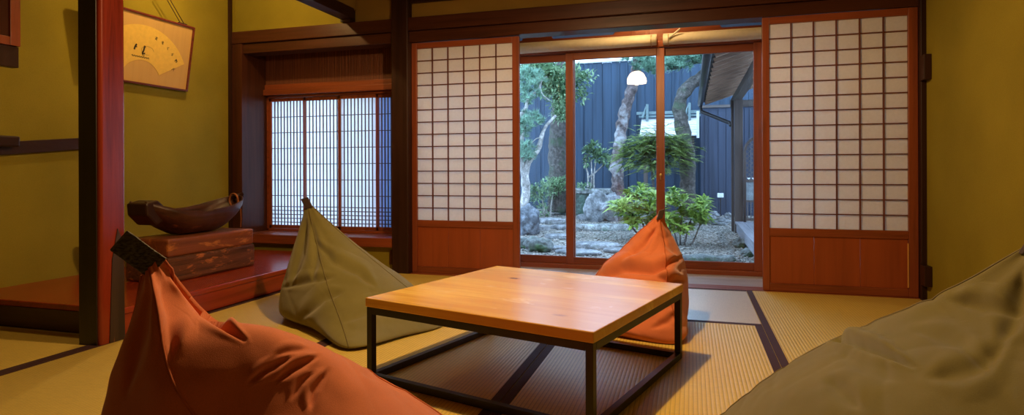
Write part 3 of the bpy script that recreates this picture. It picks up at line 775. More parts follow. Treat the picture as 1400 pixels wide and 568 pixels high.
# ------------------------------------------------------------------ bowl on the block in the alcove
bx0, bx1, by0, by1, bz = -3.20, -2.895, 2.78, 3.49, .39
blk = thing('wooden_block', 'old worn red brown timber block on the alcove platform, under the bowl', 'wooden block', ((bx0 + bx1) / 2, 3.12, .136))
wm1 = wood('block smooth face', (.26, .075, .030), 1, .45, .5, .8, ((.55, .20, .055), 9, .55))
wm2 = wood('block rough face', (.14, .050, .022), 1, .6, .8, 1.6, ((.55, .18, .05), 16, .54), .8)
MB().box(bx0, bx1, by0, by1, .285, bz).build('upper_beam', wm1, blk, .012)
lb = MB(); lb.box(bx0 - .005, bx1 + .008, by0 - .01, by1 + .005, .1365, .284); lb.build('lower_beam', wm2, blk, .014)
def boat():
    cx = -3.06; t = thing('boat_bowl', 'dark hollowed wooden boat-shaped bowl tied with cord at one end, on the timber block', 'bowl', (cx, 3.12, bz + .001))
    y0, y1 = 2.73, 3.53; N = 44; K = 18; rings_o = []; rings_i = []
    for i in range(N + 1):
        k = i / N; y = y0 + (y1 - y0) * k; c = 2 * k - 1
        wid = .145 * (1 - abs(c) ** 3.2) ** .6 + .012
        if c < -.55: wid = max(wid, .065)
        rim = .535 + .075 * abs(c) ** 2.2 + (.01 if c > 0 else .0)
        keel = bz + .002 + (.165 * max(0, abs(c) - .33) ** 1.35 / (.67 ** 1.35))
        if c < -.8: keel = min(keel, bz + .13)
        ro = []; ri = []
        for j in range(K + 1):
            a = PI * j / K; xx = math.cos(a); zz = math.sin(a)
            ro.append(V((cx + wid * xx, y, rim - (rim - keel) * abs(zz) ** .8)))
            th = .014; wi = max(wid - th, .004); ki = min(keel + .022, rim - .003)
            ri.append(V((cx + wi * xx, y, rim + .0 - (rim - ki) * abs(zz) ** .8)))
        for r in (ro, ri):
            for v in r: v += V((noise.noise(v * 18) * .004, 0, noise.noise(v * 14 + V((3, 0, 0))) * .004))
        rings_o.append(ro); rings_i.append(ri)
    mb = MB(); vs = []; fs = []; W_ = 2 * (K + 1)
    for i in range(N + 1): vs += rings_o[i] + rings_i[i][::-1]
    for i in range(N):
        for j in range(W_): j2 = (j + 1) % W_; fs.append((i * W_ + j, (i + 1) * W_ + j, (i + 1) * W_ + j2, i * W_ + j2))
    fs.append(tuple(range(W_))); fs.append(tuple(N * W_ + k for k in range(W_ - 1, -1, -1)))
    mb.add(vs, fs, True)
    mb.v = [(v[0], v[1], max(v[2], bz + .0015)) for v in mb.v]
    mb.build('hull', wood('dark old boat wood', (.060, .018, .009), 1, .4, .7, 1.2, ((.22, .06, .022), 6, .58), .8), t)
    e = MB(); pg = [(2.715, .60), (2.80, .617), (2.85, .575), (2.84, .49), (2.79, .465), (2.722, .53)]
    e.add([V((cx - .075, y, z)) for y, z in pg] + [V((cx + .075, y, z)) for y, z in pg], [(0, 1, 2, 3, 4, 5), (11, 10, 9, 8, 7, 6)] + [(i, 6 + i, 6 + (i + 1) % 6, (i + 1) % 6) for i in range(6)]); e.build('end_block', M['dark_z'], t, .012)
    c = MB(); pts = []
    for i in range(60):
        a = i / 59 * 2 * PI * 4; pts.append((cx + .036 * math.cos(a), 3.485 + .012 * i / 59, .585 + .045 * math.sin(a)))
    c.tube(pts, .004, 6)
    c.tube([(cx + .036, 3.49, .58), (cx + .045, 3.505, .52), (cx + .04, 3.515, .45), (cx + .05, 3.50, bz + .004)], .0035, 6)
    c.build('cord', plain('red brown cord', (.35, .11, .035), .8), t)
    s = MB(); s.tube([(cx - .02, 3.50, .60), (cx + .02, 3.56, .625)], .014, 8); s.build('peg', M['dark_y'], t)
boat()

# ------------------------------------------------------------------ framed fan picture on the left wall
def picture():
    y0, y1, z0, z1 = 2.88, 3.71, 1.395, 1.885
    t = thing('framed_picture', 'framed fan-shaped ink painting hung by a cord on the left wall behind the pillar', 'picture', (WX0 + .02, (y0 + y1) / 2, z0))
    t.rotation_euler.y = D(8.5)
    # local frame: x out of the wall, y along it, z up
    def lb(mb, name, mat, bevel=0): return loc_build(mb, name, mat, t, bevel)
    hw = (y1 - y0) / 2; H = z1 - z0; fw = .014
    fr = MB().box(0, .022, -hw, hw, 0, fw).box(0, .022, -hw, hw, H - fw, H).box(0, .022, -hw, -hw + fw, fw, H - fw).box(0, .022, hw - fw, hw, fw, H - fw)
    lb(fr, 'frame', wood('picture frame red wood', (.16, .03, .02), 1, .3), .003)
    mm = wood('tan mount', (.58, .36, .12), 2, .8, .08)
    lb(MB().box(.002, .010, -hw + fw, hw - fw, fw, H - fw), 'mount', mm)
    # fan
    cy = 3.30 - (y0 + y1) / 2; cz = 1.40 - z0; r0, r1 = .165, .405; n = 28
    mb = MB(); vs = []
    for x in (.0102, .0118):
        for i in range(n + 1):
            a = D(29 + 122 * i / n)
            vs += [V((x, cy + r0 * math.cos(a), cz + r0 * math.sin(a))), V((x, cy + r1 * math.cos(a), cz + r1 * math.sin(a)))]
    m2 = 2 * (n + 1); fs = []
    for i in range(n): a = 2 * i; fs.append((m2 + a, m2 + a + 1, m2 + a + 3, m2 + a + 2)); fs.append((a + 1, a + 3, m2 + a + 3, m2 + a + 1)); fs.append((a, m2 + a, m2 + a + 2, a + 2))
    fs.append((0, 1, m2 + 1, m2)); fs.append((m2 - 2, 2 * m2 - 2, 2 * m2 - 1, m2 - 1))
    mb.add(vs, fs)
    fan = lb(mb, 'fan_painting', plain('gold washi', (.78, .52, .10), .7, 0, .06, 40))
    ink = plain('ink', (.02, .015, .01), .8); soft = plain('pale ink', (.30, .20, .06), .8)
    def stroke(pts, w, m='ink'):
        out = MB()
        P3 = [V((.0124, cy + a, cz + b)) for a, b in pts]
        for a, b in zip(P3[:-1], P3[1:]): out.bar(a, b, w, .0008, V((1, 0, 0)))
        return out
    def add(mb_, ot): mb_.add(ot.v, ot.f)
    def fanpart(mb_, name, mat):
        o = loc_build(mb_, name, mat, fan); return o
    for grp in ([([(-.075, .225), (-.07, .25), (-.06, .265)], .012), ([(-.07, .25), (-.055, .245)], .008)],
                [([(-.01, .21), (.0, .235), (.003, .265)], .012), ([(.003, .265), (.012, .255)], .006), ([(-.012, .205), (.012, .215)], .009), ([(-.004, .19), (-.004, .21)], .003), ([(.006, .19), (.006, .212)], .003)]):
        I = MB()
        for pts, w_ in grp: add(I, stroke(pts, w_))
        fanpart(I, 'painted_bird', ink)
    fanpart(stroke([(-.09 + .006 * k, .184 + .006 * math.sin(k * 2.1)) for k in range(24)], .004), 'painted_ground', ink)
    chars = [
        [[(-.4, .3), (.4, .35)], [(0, .5), (-.05, -.1), (-.35, -.4)], [(.3, .1), (.0, -.2), (.35, -.45)], [(-.3, -.1), (.3, .0)]],
        [[(-.35, .35), (.35, .35)], [(.05, .5), (.0, -.4)], [(-.4, -.05), (0, .1), (.38, -.1), (.2, -.42)]],
        [[(.3, .45), (-.25, .02), (.3, -.45)]],
        [[(-.05, .5), (.2, .35)], [(-.2, .25), (-.25, -.1), (.25, .05), (.25, -.35), (-.15, -.45)]],
        [[(-.4, .4), (-.05, .4), (-.05, 0), (-.4, 0), (-.4, .4)], [(-.4, .2), (-.05, .2)], [(-.22, .4), (-.22, -.4)], [(-.42, -.4), (0, -.35)], [(.1, .4), (.4, .35), (.2, .1)], [(.05, .1), (.42, .12), (.3, -.4)]]]
    for k, ch in enumerate(chars):
        a = D(75 - 9.6 * k); rr = .345; c0, c1 = rr * math.cos(a), rr * math.sin(a); ro = a - PI / 2; s = .024; I = MB()
        for st in ch: add(I, stroke([(c0 + s * (x * math.cos(ro) - z * math.sin(ro)), c1 + s * (x * math.sin(ro) + z * math.cos(ro))) for x, z in st], .0034))
        fanpart(I, 'written_character', ink)
    I = MB()
    for st in ([(.245, .135), (.262, .148)], [(.262, .148), (.278, .146)], [(.262, .148), (.266, .130)]): add(I, stroke(st, .003))
    fanpart(I, 'signature', ink)
    fanpart(stroke([(.03 + .05 * math.cos(a), .235 + .03 * math.sin(a)) for a in [2 * PI * i / 20 for i in range(17)]], .002), 'pale_outline', soft)
    cm = plain('dark cord', (.05, .02, .015), .8)
    m = MB(); top = V((.012, .0, H + .16 / 1))
    m.tube([(.012, cy + .08 + .20, H), (-.028, cy + .02, H + .30)], .0028, 6); m.tube([(.012, cy + .08 + .235, H), (-.028, cy + .02, H + .33)], .0028, 6)
    m.tube([(.012, -hw * .6, H), (-.028, cy + .02, H + .30)], .0028, 6)
    lb(m, 'hanging_cord', cm)
    k = MB(); k.box(.006, .018, cy + .26, cy + .335, H - .004, H + .008); lb(k, 'cord_clip', cm, .002)
picture()

# ------------------------------------------------------------------ hanging cabinet and shelf end at the far left
t = thing('hanging_cabinet', 'small dark red wooden hanging cabinet at the upper left edge on the left wall', 'cabinet', (-3.56, 2.1, 1.43))
cx0, cx1, cy0, cy1, cz0, cz1 = WX0 + .001, -3.42, 1.85, 2.34, 1.45, 2.05
MB().box(cx0, cx1 - .012, cy0, cy1 - .005, cz0, cz1).build('case', M['beam_z'], t, .003)
MB().box(cx1 - .012, cx1, cy0, cy0 + .03, cz0, cz1).box(cx1 - .012, cx1 + .004, cy1 - .05, cy1, cz0, cz1).box(cx1 - .012, cx1, cy0, cy1, cz0, cz0 + .045).box(cx1 - .012, cx1, cy0, cy1, cz1 - .04, cz1).build('front_frame', M['red_z'], t, .002)
MB().box(cx1 - .0115, cx1 - .004, cy0 + .03, cy1 - .095, cz0 + .045, cz1 - .04).build('door', M['panel'], t, .002)
MB().box(cx1 - .06, cx1 - .01, cy1 - .11, cy1 - .0, 1.338, cz0 - .001).build('bracket', M['dark_z'], t, .003)
t = tag(MB().box(WX0 + .032, WX0 + .10, 1.9, 2.47, .925, .985).build('shelf_board', M['dark_y'], None, .008), 'dark shelf board end at the left edge, just above the wall rail', 'shelf')

# ------------------------------------------------------------------ garden
def gz(x, y):
    k = max(0, min(1, (y - 6.0) / 6.5)); return -.34 + .28 * k + .03 * noise.noise(V((x * .7, y * .7, 0)))
g = MB(); nx, ny = 60, 50; gx0, gx1, gy0, gy1 = -9, 5, 4.98, 14
vs = [V((gx0 + (gx1 - gx0) * i / nx, gy0 + (gy1 - gy0) * j / ny, 0)) for j in range(ny + 1) for i in range(nx + 1)]
for v in vs: v.z = gz(v.x, v.y)
g.add(vs, [(j * (nx + 1) + i, j * (nx + 1) + i + 1, (j + 1) * (nx + 1) + i + 1, (j + 1) * (nx + 1) + i) for j in range(ny) for i in range(nx)], True)
struct(g.build('ground', M['gravel']))
# loose pebbles
pb = MB(); ico = [(0, 0, .6), (.9, 0, 0), (.3, .85, 0), (-.75, .5, 0), (-.7, -.55, 0), (.3, -.9, 0), (0, 0, -.4)]
icf = [(0, 1, 2), (0, 2, 3), (0, 3, 4), (0, 4, 5), (0, 5, 1), (6, 2, 1), (6, 3, 2), (6, 4, 3), (6, 5, 4), (6, 1, 5)]
for k in range(6500):
    y = 5.6 + 6.6 * R.random() ** .8; x = R.uniform(-.35 * y - .4, .08 * y + .3)
    s = R.uniform(.010, .026); rot = Matrix.Rotation(R.random() * 6.28, 3, 'Z'); z = gz(x, y)
    pb.add([rot @ V((a * s * R.uniform(.8, 1.2), b * s, c * s)) + V((x, y, z + s * .2)) for a, b, c in ico], icf, True)
peb = plain('pale pebbles', (.28, .25, .22), .85, 0, .75, 16)
tag(pb.build('pebbles', peb), 'loose grey pebbles scattered over the garden ground', 'gravel', None, 'stuff')

# fences
def fence(name, x0, x1, y, z1, mat, label, pitch=.19):
    t = thing(name, label, 'fence', ((x0 + x1) / 2, y, -.1)); cap = M['tiles'] if z1 > 2.5 else M['old_x']; m = MB(); x = x0; k = 0
    while x < x1:
        w_ = pitch * R.uniform(.85, 1.15); dy = R.uniform(0, .012); m.box(x + .003, min(x + w_, x1) - .003, y + dy, y + .03 + dy, -.2, z1 - R.uniform(0, .01)); x += w_
    m.build('boards', mat, t)
    MB().box(x0, x1, y + .046, y + .06, -.2, z1 - .02).build('backing', mat, t)
    c = MB(); x = x0 + .1; 
    while x < x1: c.box(x - .018, x + .018, y - .02, y - .001, -.2, z1 - .03); x += pitch * 5
    c.build('battens', mat, t)
    MB().box(x0 - .02, x1 + .02, y - .03, y + .06, z1, z1 + .05).build('cap_rail', cap, t)
    return t
fence('board_fence', -9, 4.8, 12.95, 3.10, M['fence'], 'tall blue-black board fence along the back of the garden')
e0 = PY(958, 200, 12.2).x
fence('board_fence', e0, e0 + 3.2, 12.2, 1.98, M['fence_b'], 'lower blue-black board fence section behind the annex corner post', .16)

# rocks
def rock(name, cx, cy, w, dpt, h, mat, label, seed, cat='rock', group=None, flat=False, z=None, boxy=1.0, lean=0):
    bm = bmesh.new(); bmesh.ops.create_icosphere(bm, subdivisions=4, radius=1)
    zb = gz(cx, cy) if z is None else z; me = bpy.data.meshes.new(name)
    o_ = V((seed * 3.1, seed * 1.7, seed))
    for v in bm.verts:
        c = v.co.copy()
        n1 = noise.noise(c * 1.1 + o_); n2 = noise.noise(c * 2.6 + o_); n3 = (1 - 2 * abs(noise.noise(c * 3.2 + o_ * 2))) * .8
        cell = noise.cell(c * 1.6 + o_)
        if flat:
            r = 1 + .22 * n1 + .08 * n2; c.x *= r; c.y *= r; c.z = math.copysign(abs(c.z) ** .45, c.z) * (1 + .06 * n3)
        else:
            r = .92 + .32 * n1 + .28 * n2 + .16 * n3 + .05 * cell; c *= r
            if boxy > 1: c = V([math.copysign(abs(a) ** (1 / boxy), a) for a in c])
        v.co = V((c.x * w / 2 + lean * c.z, c.y * dpt / 2, c.z * h * .55 + h * .42))
        if v.co.z < -.06: v.co.z = -.06
    for f_ in bm.faces: f_.smooth = True
    bm.to_mesh(me); bm.free(); me.materials.append(mat)
    o = bpy.data.objects.new(name, me); C.objects.link(o); o.location = (cx, cy, zb); o.rotation_euler.z = 0
    tag(o, label, cat, group); return o
def rk(px, pyb, wpx, hpx, mat, label, seed, name='garden_rock', gzv=None, **k):
    # base pixel gives the ground spot; sizes in photo pixels converted to metres there
    z = -.2
    for _ in range(6): p = PF(px, pyb, z); z = gz(p.x, p.y)
    d = (CAMZ - z) / ((pyb - PYC) / F); w_ = wpx * d / F; h_ = hpx * d / F
    if name == 'stepping_stone': return rock(name, p.x, p.y + .0, w_, k.pop('dep', w_ * .55), max(h_, .04), mat, label, seed, 'stepping stone', flat=True, z=z - .01)
    return rock(name, p.x, p.y + w_ * .2, w_, w_ * .75, h_, mat, label, seed, z=z, **k)
RK, RM = M['rock'], M['rock_moss']; RK2 = rockmat('dark grey garden rock', (.15, .16, .18), m0=.66, sc=7)
rk(720, 322, 34, 42, RK2, 'tall grey rock at the left edge of the glass, beside the pale trunk', 1)
rk(734, 345, 34, 20, RM, 'low mossy rock just inside the glass at the lower left', 2)
rk(716, 340, 20, 14, RM, 'small mossy rock at the lower left glass corner', 22)
rk(824, 303, 50, 42, RK, 'big craggy pale rock in front of the stone slab bench', 3)
rk(973, 288, 34, 30, RK, 'dark rounded rock at the foot of the fence right of the bush', 4)
rk(990, 283, 20, 20, RK, 'pale rock beside the small white box near the fence', 5)
rk(953, 283, 22, 20, RM, 'mossy rock behind the leafy bush by the fence', 6)
for k, (px, py, wp, hp) in enumerate(((968, 303, 20, 9), (984, 308, 24, 9), (997, 300, 12, 9), (976, 297, 14, 8))):
    rk(px, py, wp, hp, RK, ['low edging stone left of the pebble bed by the annex post', 'widest edging stone in front of the annex post', 'small round edging stone touching the annex post', 'edging stone behind the others near the annex post'][k], 30 + k)
for k, (px, py, wp, hp) in enumerate(((1012, 340, 18, 14), (1024, 352, 20, 12), (1018, 330, 12, 12), (1030, 346, 12, 9))):
    rk(px, py, wp, hp, RM, ['mossy stone under the front of the annex deck', 'mossy stone nearest the glass at the lower right corner', 'upright stone beside the annex deck support', 'small stone at the lower right edge of the glass'][k], 40 + k)
for k, (px, py, wp, hp) in enumerate(((752, 306, 40, 9), (776, 314, 46, 8), (802, 300, 26, 9), (766, 326, 44, 7), (812, 338, 78, 8), (792, 347, 64, 7), (848, 345, 50, 7), (760, 341, 36, 6), (740, 315, 26, 8))):
    rk(px, py, wp, hp, RK, ['flat stone below the left end of the stone bench', 'flat stone left of the middle glass post', 'flat stone at the foot of the craggy rock', 'flat stone in the middle of the left pane', 'widest flat stone across the middle pane', 'flat stone nearest the glass at the middle post', 'flat stone beside the orange bag at the glass', 'small flat stone low in the left pane', 'flat stone touching the tall grey rock'][k], 60 + k, 'stepping_stone')
# kerb stones
def kerb(px0, px1, py, hpx, mat, label, dep=.28, seed=1):
    z = -.25
    for _ in range(5): p = PF((px0 + px1) / 2, py, z); z = gz(p.x, p.y)
    d = (CAMZ - z) / ((py - PYC) / F); hh = hpx * d / F
    a = P(px0, py, d); b = P(px1, py, d); m = MB()
    n = 24; vs = []
    for i in range(n + 1):
        k = i / n; c = a.lerp(b, k); tp = min(1, min(k, 1 - k) * 12 + .6)
        for (dy, dz) in ((0, -.03), (0, hh * .8), (.04, hh), (dep - .03, hh), (dep, hh * .8), (dep, -.03)):
            q_ = V((c.x, c.y + dy, z + dz * tp)); q_ += V((0, noise.noise(q_ * 6) * .03, noise.noise(q_ * 5 + V((seed, 0, 0))) * .02)); vs.append(q_)
    fs = [(i * 6 + j, (i + 1) * 6 + j, (i + 1) * 6 + (j + 1) % 6, i * 6 + (j + 1) % 6) for i in range(n) for j in range(6)] + [(0, 1, 2, 3, 4, 5), tuple(n * 6 + j for j in range(5, -1, -1))]
    m.add(vs, [f_[::-1] for f_ in fs], True)
    return tag(m.build('kerb_stone', mat), label, 'kerb stone')
kerb(783, 862, 317, 8, M['stone'], 'long straight cut stone crossing the middle pane in front of the craggy rock')
kerb(926, 1006, 361, 9, RM, 'long dark mossy kerb stone outside the right glass door', .2, 4)

# stone bench / basin with slab
def slab_bench():
    d = 11.9; a = P(757, 298, d); z0 = gz(a.x, a.y + .2)
    W0 = P(757, 0, d).x; W1 = P(829, 0, d).x; y0 = a.y
    t = thing('stone_bench', 'stone bench of a pale slab on a green-grey block, left of the craggy rock', 'bench', ((W0 + W1) / 2, y0 + .3, z0))
    zt = CAMZ - (265 - PYC) / F * d
    m = MB()
    NX, NZ = 26, 12; vs = []; x0, x1 = W0 + .02, W1 - .12
    rx, ry, cxm = (x1 - x0) / 2, .34, (x0 + x1) / 2
    q = MB().lathe([(0, z0 - .05), (.93, z0 - .05), (.99, z0 + .06), (1, (z0 + zt) / 2), (.97, zt - .05), (.93, zt - .002), (0, zt - .002)], 0, 0, 40)
    m.add([V((cxm + v[0] * rx + .02 * noise.noise(V(v) * 3), y0 + .30 + v[1] * ry, v[2])) for v in q.v], q.f, True)
    b = m.build('block', M['stone_g'], t)
    s = MB().box(W0 - .03, P(838, 0, d).x, y0 - .04, y0 + .62, zt, zt + .09)
    s.build('slab', M['stone'], t, .015)
slab_bench()

# foliage helpers
def leaf(mb, p, dr, up, L_, W_, bend=.25):
    dr = dr.normalized(); sd = dr.cross(up)
    if sd.length < .05: sd = dr.cross(V((1, 0, 0)))
    sd.normalize(); nn = sd.cross(dr)
    a = p; m = p + dr * L_ * .5 + nn * L_ * bend * .35; e = p + dr * L_ - nn * L_ * bend * .3
    mb.add([a, m + sd * W_ / 2 + nn * W_ * .12, m - nn * 0, m - sd * W_ / 2 + nn * W_ * .12, e], [(0, 1, 2), (0, 2, 3), (1, 4, 2), (2, 4, 3)], True)
def rv(): 
    while True:
        v = V((R.uniform(-1, 1), R.uniform(-1, 1), R.uniform(-1, 1)))
        if .05 < v.length < 1: return v
def leaf_cloud(mb, c, r, n, L_, W_, shell=.6, upb=.3):
    for _ in range(n):
        v = rv(); v = v.normalized() * (shell + (1 - shell) * R.random())
        p = c + V((v.x * r[0], v.y * r[1], v.z * r[2])); dr = (v + rv() * .9 + V((0, 0, upb)))
        leaf(mb, p, dr, (V((0, 0, 1)) + rv() * .6), L_ * R.uniform(.7, 1.25), W_ * R.uniform(.7, 1.2))
def rosette(mb, p, ax, n, L_, W_, droop=.1):
    ax = ax.normalized(); a = ax.orthogonal().normalized(); b = ax.cross(a)
    o_ = R.random() * 6
    for k in range(n):
        an = o_ + 2.4 * k; e = R.uniform(.15, .75); dr = (a * math.cos(an) + b * math.sin(an)) + ax * e
        leaf(mb, p + ax * R.uniform(-.04, .02), dr, ax, L_ * R.uniform(.75, 1.15), W_, .3 + droop)
def tuft(mb, p, ax, n, L_, w=.006):
    ax = ax.normalized()
    for _ in range(n):
        dr = (ax * .7 + rv()).normalized(); sd = dr.cross(rv()).normalized() * w
        e = p + dr * L_ * R.uniform(.7, 1.1)
        mb.add([p + sd, p - sd, e], [(0, 1, 2)])
def pads(mb, c, r, n, k=16, L_=.09, w=.006):
    for _ in range(n):
        v = rv(); p = c + V((v.x * r[0], v.y * r[1], v.z * r[2])); tuft(mb, p, V((v.x * .5, v.y * .5, .8)), k, L_, w)
def spl(pts, n=8):
    out = []
    for i in range(len(pts) - 1):
        for j in range(n): out.append(cr(pts[max(i - 1, 0)], pts[i], pts[i + 1], pts[min(i + 2, len(pts) - 1)], j / n))
    out.append(pts[-1]); return out
def trunk(mb, pts, r0, r1, seg=14, nz=.25, n=10):
    ps = spl(pts, n); m = len(ps); mb.tube(ps, [r0 + (r1 - r0) * i / (m - 1) for i in range(m)], seg, nz, 9); return mb
def px_w(px, d): return px * d / F

# centre pine
d = 11.3
base = P(849, 290, d); t = thing('pine_tree', 'pine with flaky leaning trunk behind the craggy rock in the middle pane', 'tree', (base.x, base.y, gz(base.x, base.y)))
pts = [P(849, 300, d), P(846, 262, d), P(843, 225, d), P(847, 195, d), P(852, 165, d), P(859, 135, d), P(866, 112, d), P(872, 80, d), P(880, 40, d)]
trunk(MB(), pts, .118, .09, 18, .4, 14).build('trunk', M['bark'], t)
m = MB(); trunk(m, [P(870, 85, d), P(885, 80, d - .2), P(905, 84, d - .3), P(925, 88, d - .3)], .045, .02, 8); m.build('branch', M['bark_dark'], t)
m = MB()
for (x, y, rx, rz, n_) in ((880, 88, .22, .12, 60), (896, 92, .25, .14, 70), (868, 75, .3, .12, 50), (912, 85, .2, .1, 40), (895, 72, .4, .12, 60)):
    pads(m, P(x, y, d - .3), (rx, .3, rz), n_, 18, .13)
m.build('needles', M['needle'], t)
# right pine, curved
d = 10.2
base = P(940, 290, d); t = thing('pine_tree', 'pine with dark curving trunk bending right under the annex eave', 'tree', (base.x, base.y, gz(base.x, base.y)))
pts = [P(942, 300, d), P(940, 262, d), P(940, 225, d), P(936, 190, d), P(930, 160, d), P(931, 135, d), P(942, 118, d), P(957, 107, d), P(968, 97, d), P(973, 85, d)]
trunk(MB(), pts, .135, .085, 16, .3).build('trunk', M['bark_dark'], t)
m = MB(); trunk(m, [P(970, 92, d), P(962, 84, d), P(945, 86, d), P(928, 92, d), P(912, 94, d)], .05, .02, 8)
trunk(m, [P(966, 98, d), P(974, 84, d), P(980, 70, d)], .05, .03, 8); m.build('branch', M['bark_dark'], t)
m = MB()
for (x, y, rx, rz, n_) in ((920, 84, .22, .08, 60), (940, 80, .25, .09, 80), (958, 80, .2, .09, 60), (930, 92, .2, .05, 30), (950, 74, .4, .08, 60)):
    pads(m, P(x, y, d - .1), (rx, .3, rz), n_, 18, .11)
m.build('needles', M['needle'], t)
# left thick trunk
d = 11.9
base = P(765, 270, d); t = thing('broadleaf_tree', 'tree with thick blue-grey straight trunk seen left of the middle glass post', 'tree', (base.x, base.y, gz(base.x, base.y)))
trunk(MB(), [P(762, 290, d), P(763, 250, d), P(762, 200, d), P(766, 150, d), P(768, 110, d), P(772, 60, d), P(774, 20, d)], .19, .14, 16, .2).build('trunk', M['bark_dark'], t)
m = MB()
for (x, y, rx, rz, n_) in ((742, 98, .34, .22, 800), (768, 128, .34, .28, 900), (756, 112, .4, .3, 900), (784, 108, .3, .24, 500), (726, 96, .34, .2, 500), (768, 152, .18, .2, 300), (805, 106, .18, .08, 70), (796, 132, .12, .12, 60)):
    leaf_cloud(m, P(x, y, d - 1.0), (rx, .35, rz), n_, .10, .042, .2)
m.build('foliage', M['leaf_mid'], t)
# pale multi-stem tree at left
d = 9.6
base = P(718, 300, d); t = thing('pine_tree', 'small pale-barked tree with forked stems at the left edge of the glass', 'tree', (base.x, base.y, gz(base.x, base.y)))
m = MB(); trunk(m, [P(718, 330, d), P(716, 290, d), P(719, 260, d), P(717, 235, d)], .085, .06)
trunk(m, [P(718, 245, d), P(722, 222, d), P(735, 205, d), P(741, 185, d), P(747, 172, d), P(760, 158, d)], .055, .02, 10)
trunk(m, [P(716, 240, d), P(712, 205, d), P(713, 180, d), P(712, 160, d), P(719, 148, d), P(721, 138, d), P(730, 128, d), P(738, 120, d)], .05, .016, 10)
trunk(m, [P(738, 120, d), P(741, 110, d), P(748, 105, d)], .018, .008, 8); trunk(m, [P(738, 121, d), P(742, 130, d), P(752, 138, d)], .018, .007, 8)
trunk(m, [P(740, 188, d), P(733, 190, d), P(726, 197, d)], .014, .006, 6)
m.build('trunk', M['bark_pale'], t)
m = MB()
for (x, y, rx, rz, n_) in ((722, 165, .24, .15, 90), (716, 205, .16, .14, 60), (722, 215, .10, .08, 30), (718, 130, .22, .16, 60), (722, 108, .3, .16, 90), (710, 180, .15, .12, 40)):
    pads(m, P(x, y, d - .1), (rx, .3, rz), n_, 18, .10)
m.build('needles', M['needle'], t)

def bush(name, label, px, pyb, d, blobs, L_, W_, lm, stems=(), sm='bark_pale', shell=.3, cat='bush'):
    base = P(px, pyb, d); z0 = gz(base.x, base.y)
    t = thing(name, label, cat, (base.x, base.y, z0))
    m = MB()
    for (x, y, rx, rz, n_) in blobs: leaf_cloud(m, P(x, y, d), (px_w(rx, d), px_w(rx, d) * .8, px_w(rz, d)), n_, L_, W_, shell)
    m.build('foliage', M[lm], t)
    if stems:
        s = MB()
        for st in stems: trunk(s, [P(x, y, d) for x, y in st], .022, .009, 7, .1, 5)
        s.build('stems', M[sm], t)
    return t
bush('round_bush', 'grey-green rounded bush left of the stone bench', 752, 285, 11.6, [(750, 258, 22, 14, 420), (738, 270, 14, 14, 220), (766, 252, 16, 10, 260), (728, 262, 8, 12, 100), (742, 288, 12, 8, 80)], .07, .035, 'leaf_mid', [((745, 300), (742, 275), (735, 255)), ((752, 300), (755, 270), (762, 250))])
bush('small_tree', 'slender-stemmed shrub with dark round leaves between the bench and centre pine', 806, 285, 11.9, [(806, 208, 8, 8, 110), (820, 214, 12, 9, 170), (832, 222, 10, 7, 110), (812, 200, 9, 5, 80), (803, 222, 5, 5, 40)], .09, .05, 'leaf_mid', [((803, 262), (804, 240), (800, 222), (806, 208)), ((807, 262), (809, 240), (808, 215)), ((812, 262), (812, 240), (816, 212)), ((804, 243), (815, 235), (828, 222))])
bush('bench_plant', 'small leafy plant standing on the stone slab', 798, 258, 11.4, [(793, 255, 8, 3, 60), (805, 254, 5, 3, 40)], .06, .03, 'leaf_mid', cat='plant')
# feathery evergreen in front of the little roof
def frond(mb, p, dr, L_, drop):
    dr = dr.normalized(); n = 11; pos = V(p); d_ = V(dr)
    for i in range(n):
        k = i / (n - 1); d_ = (d_ + V((0, 0, -drop / n))).normalized(); pos = pos + d_ * L_ / n
        sd = d_.cross(V((0, 0, 1))).normalized(); ll = L_ * .30 * math.sin(PI * (.18 + .8 * k)) + .012
        for sgn in (-1, 1):
            ld = (sd * sgn + d_ * .7 + V((0, 0, -.15)) + rv() * .15).normalized(); nn = V((0, 0, 1)); w_ = ld.cross(nn).normalized() * ll * .16
            e = pos + ld * ll; m_ = pos + ld * ll * .5
            mb.add([pos, m_ + w_, e, m_ - w_], [(0, 1, 2, 3)], True)
d = 9.9; base = P(895, 290, d)
t = thing('feathery_evergreen', 'feathery layered evergreen in front of the little pale roof', 'bush', (base.x, base.y, gz(base.x, base.y)))
m = MB()
for (cx_, cy_, rr_, n_) in ((898, 185, .18, 60), (890, 197, .30, 110), (912, 200, .30, 110), (875, 208, .30, 100), (900, 212, .34, 120), (925, 212, .26, 90), (885, 224, .30, 100), (912, 228, .24, 70), (862, 216, .22, 60)):
    c = P(cx_, cy_, d)
    for _ in range(n_):
        a = R.uniform(0, 2 * PI); q = V((math.cos(a), math.sin(a), R.uniform(-.1, .45)))
        frond(m, c + q * rr_ * R.uniform(0, .8) + V((0, 0, R.uniform(-.11, .11))), q + V((0, 0, R.uniform(-.2, .5))), R.uniform(.16, .34), R.uniform(.2, 1.1))
m.build('foliage', M['leaf_fern'], t)
s = MB(); trunk(s, [P(895, 295, d), P(893, 250, d), P(888, 215, d)], .03, .012, 8, .1, 5); trunk(s, [P(897, 295, d), P(905, 250, d), P(915, 215, d)], .03, .012, 8, .1, 5)
s.build('stems', M['bark_dark'], t)
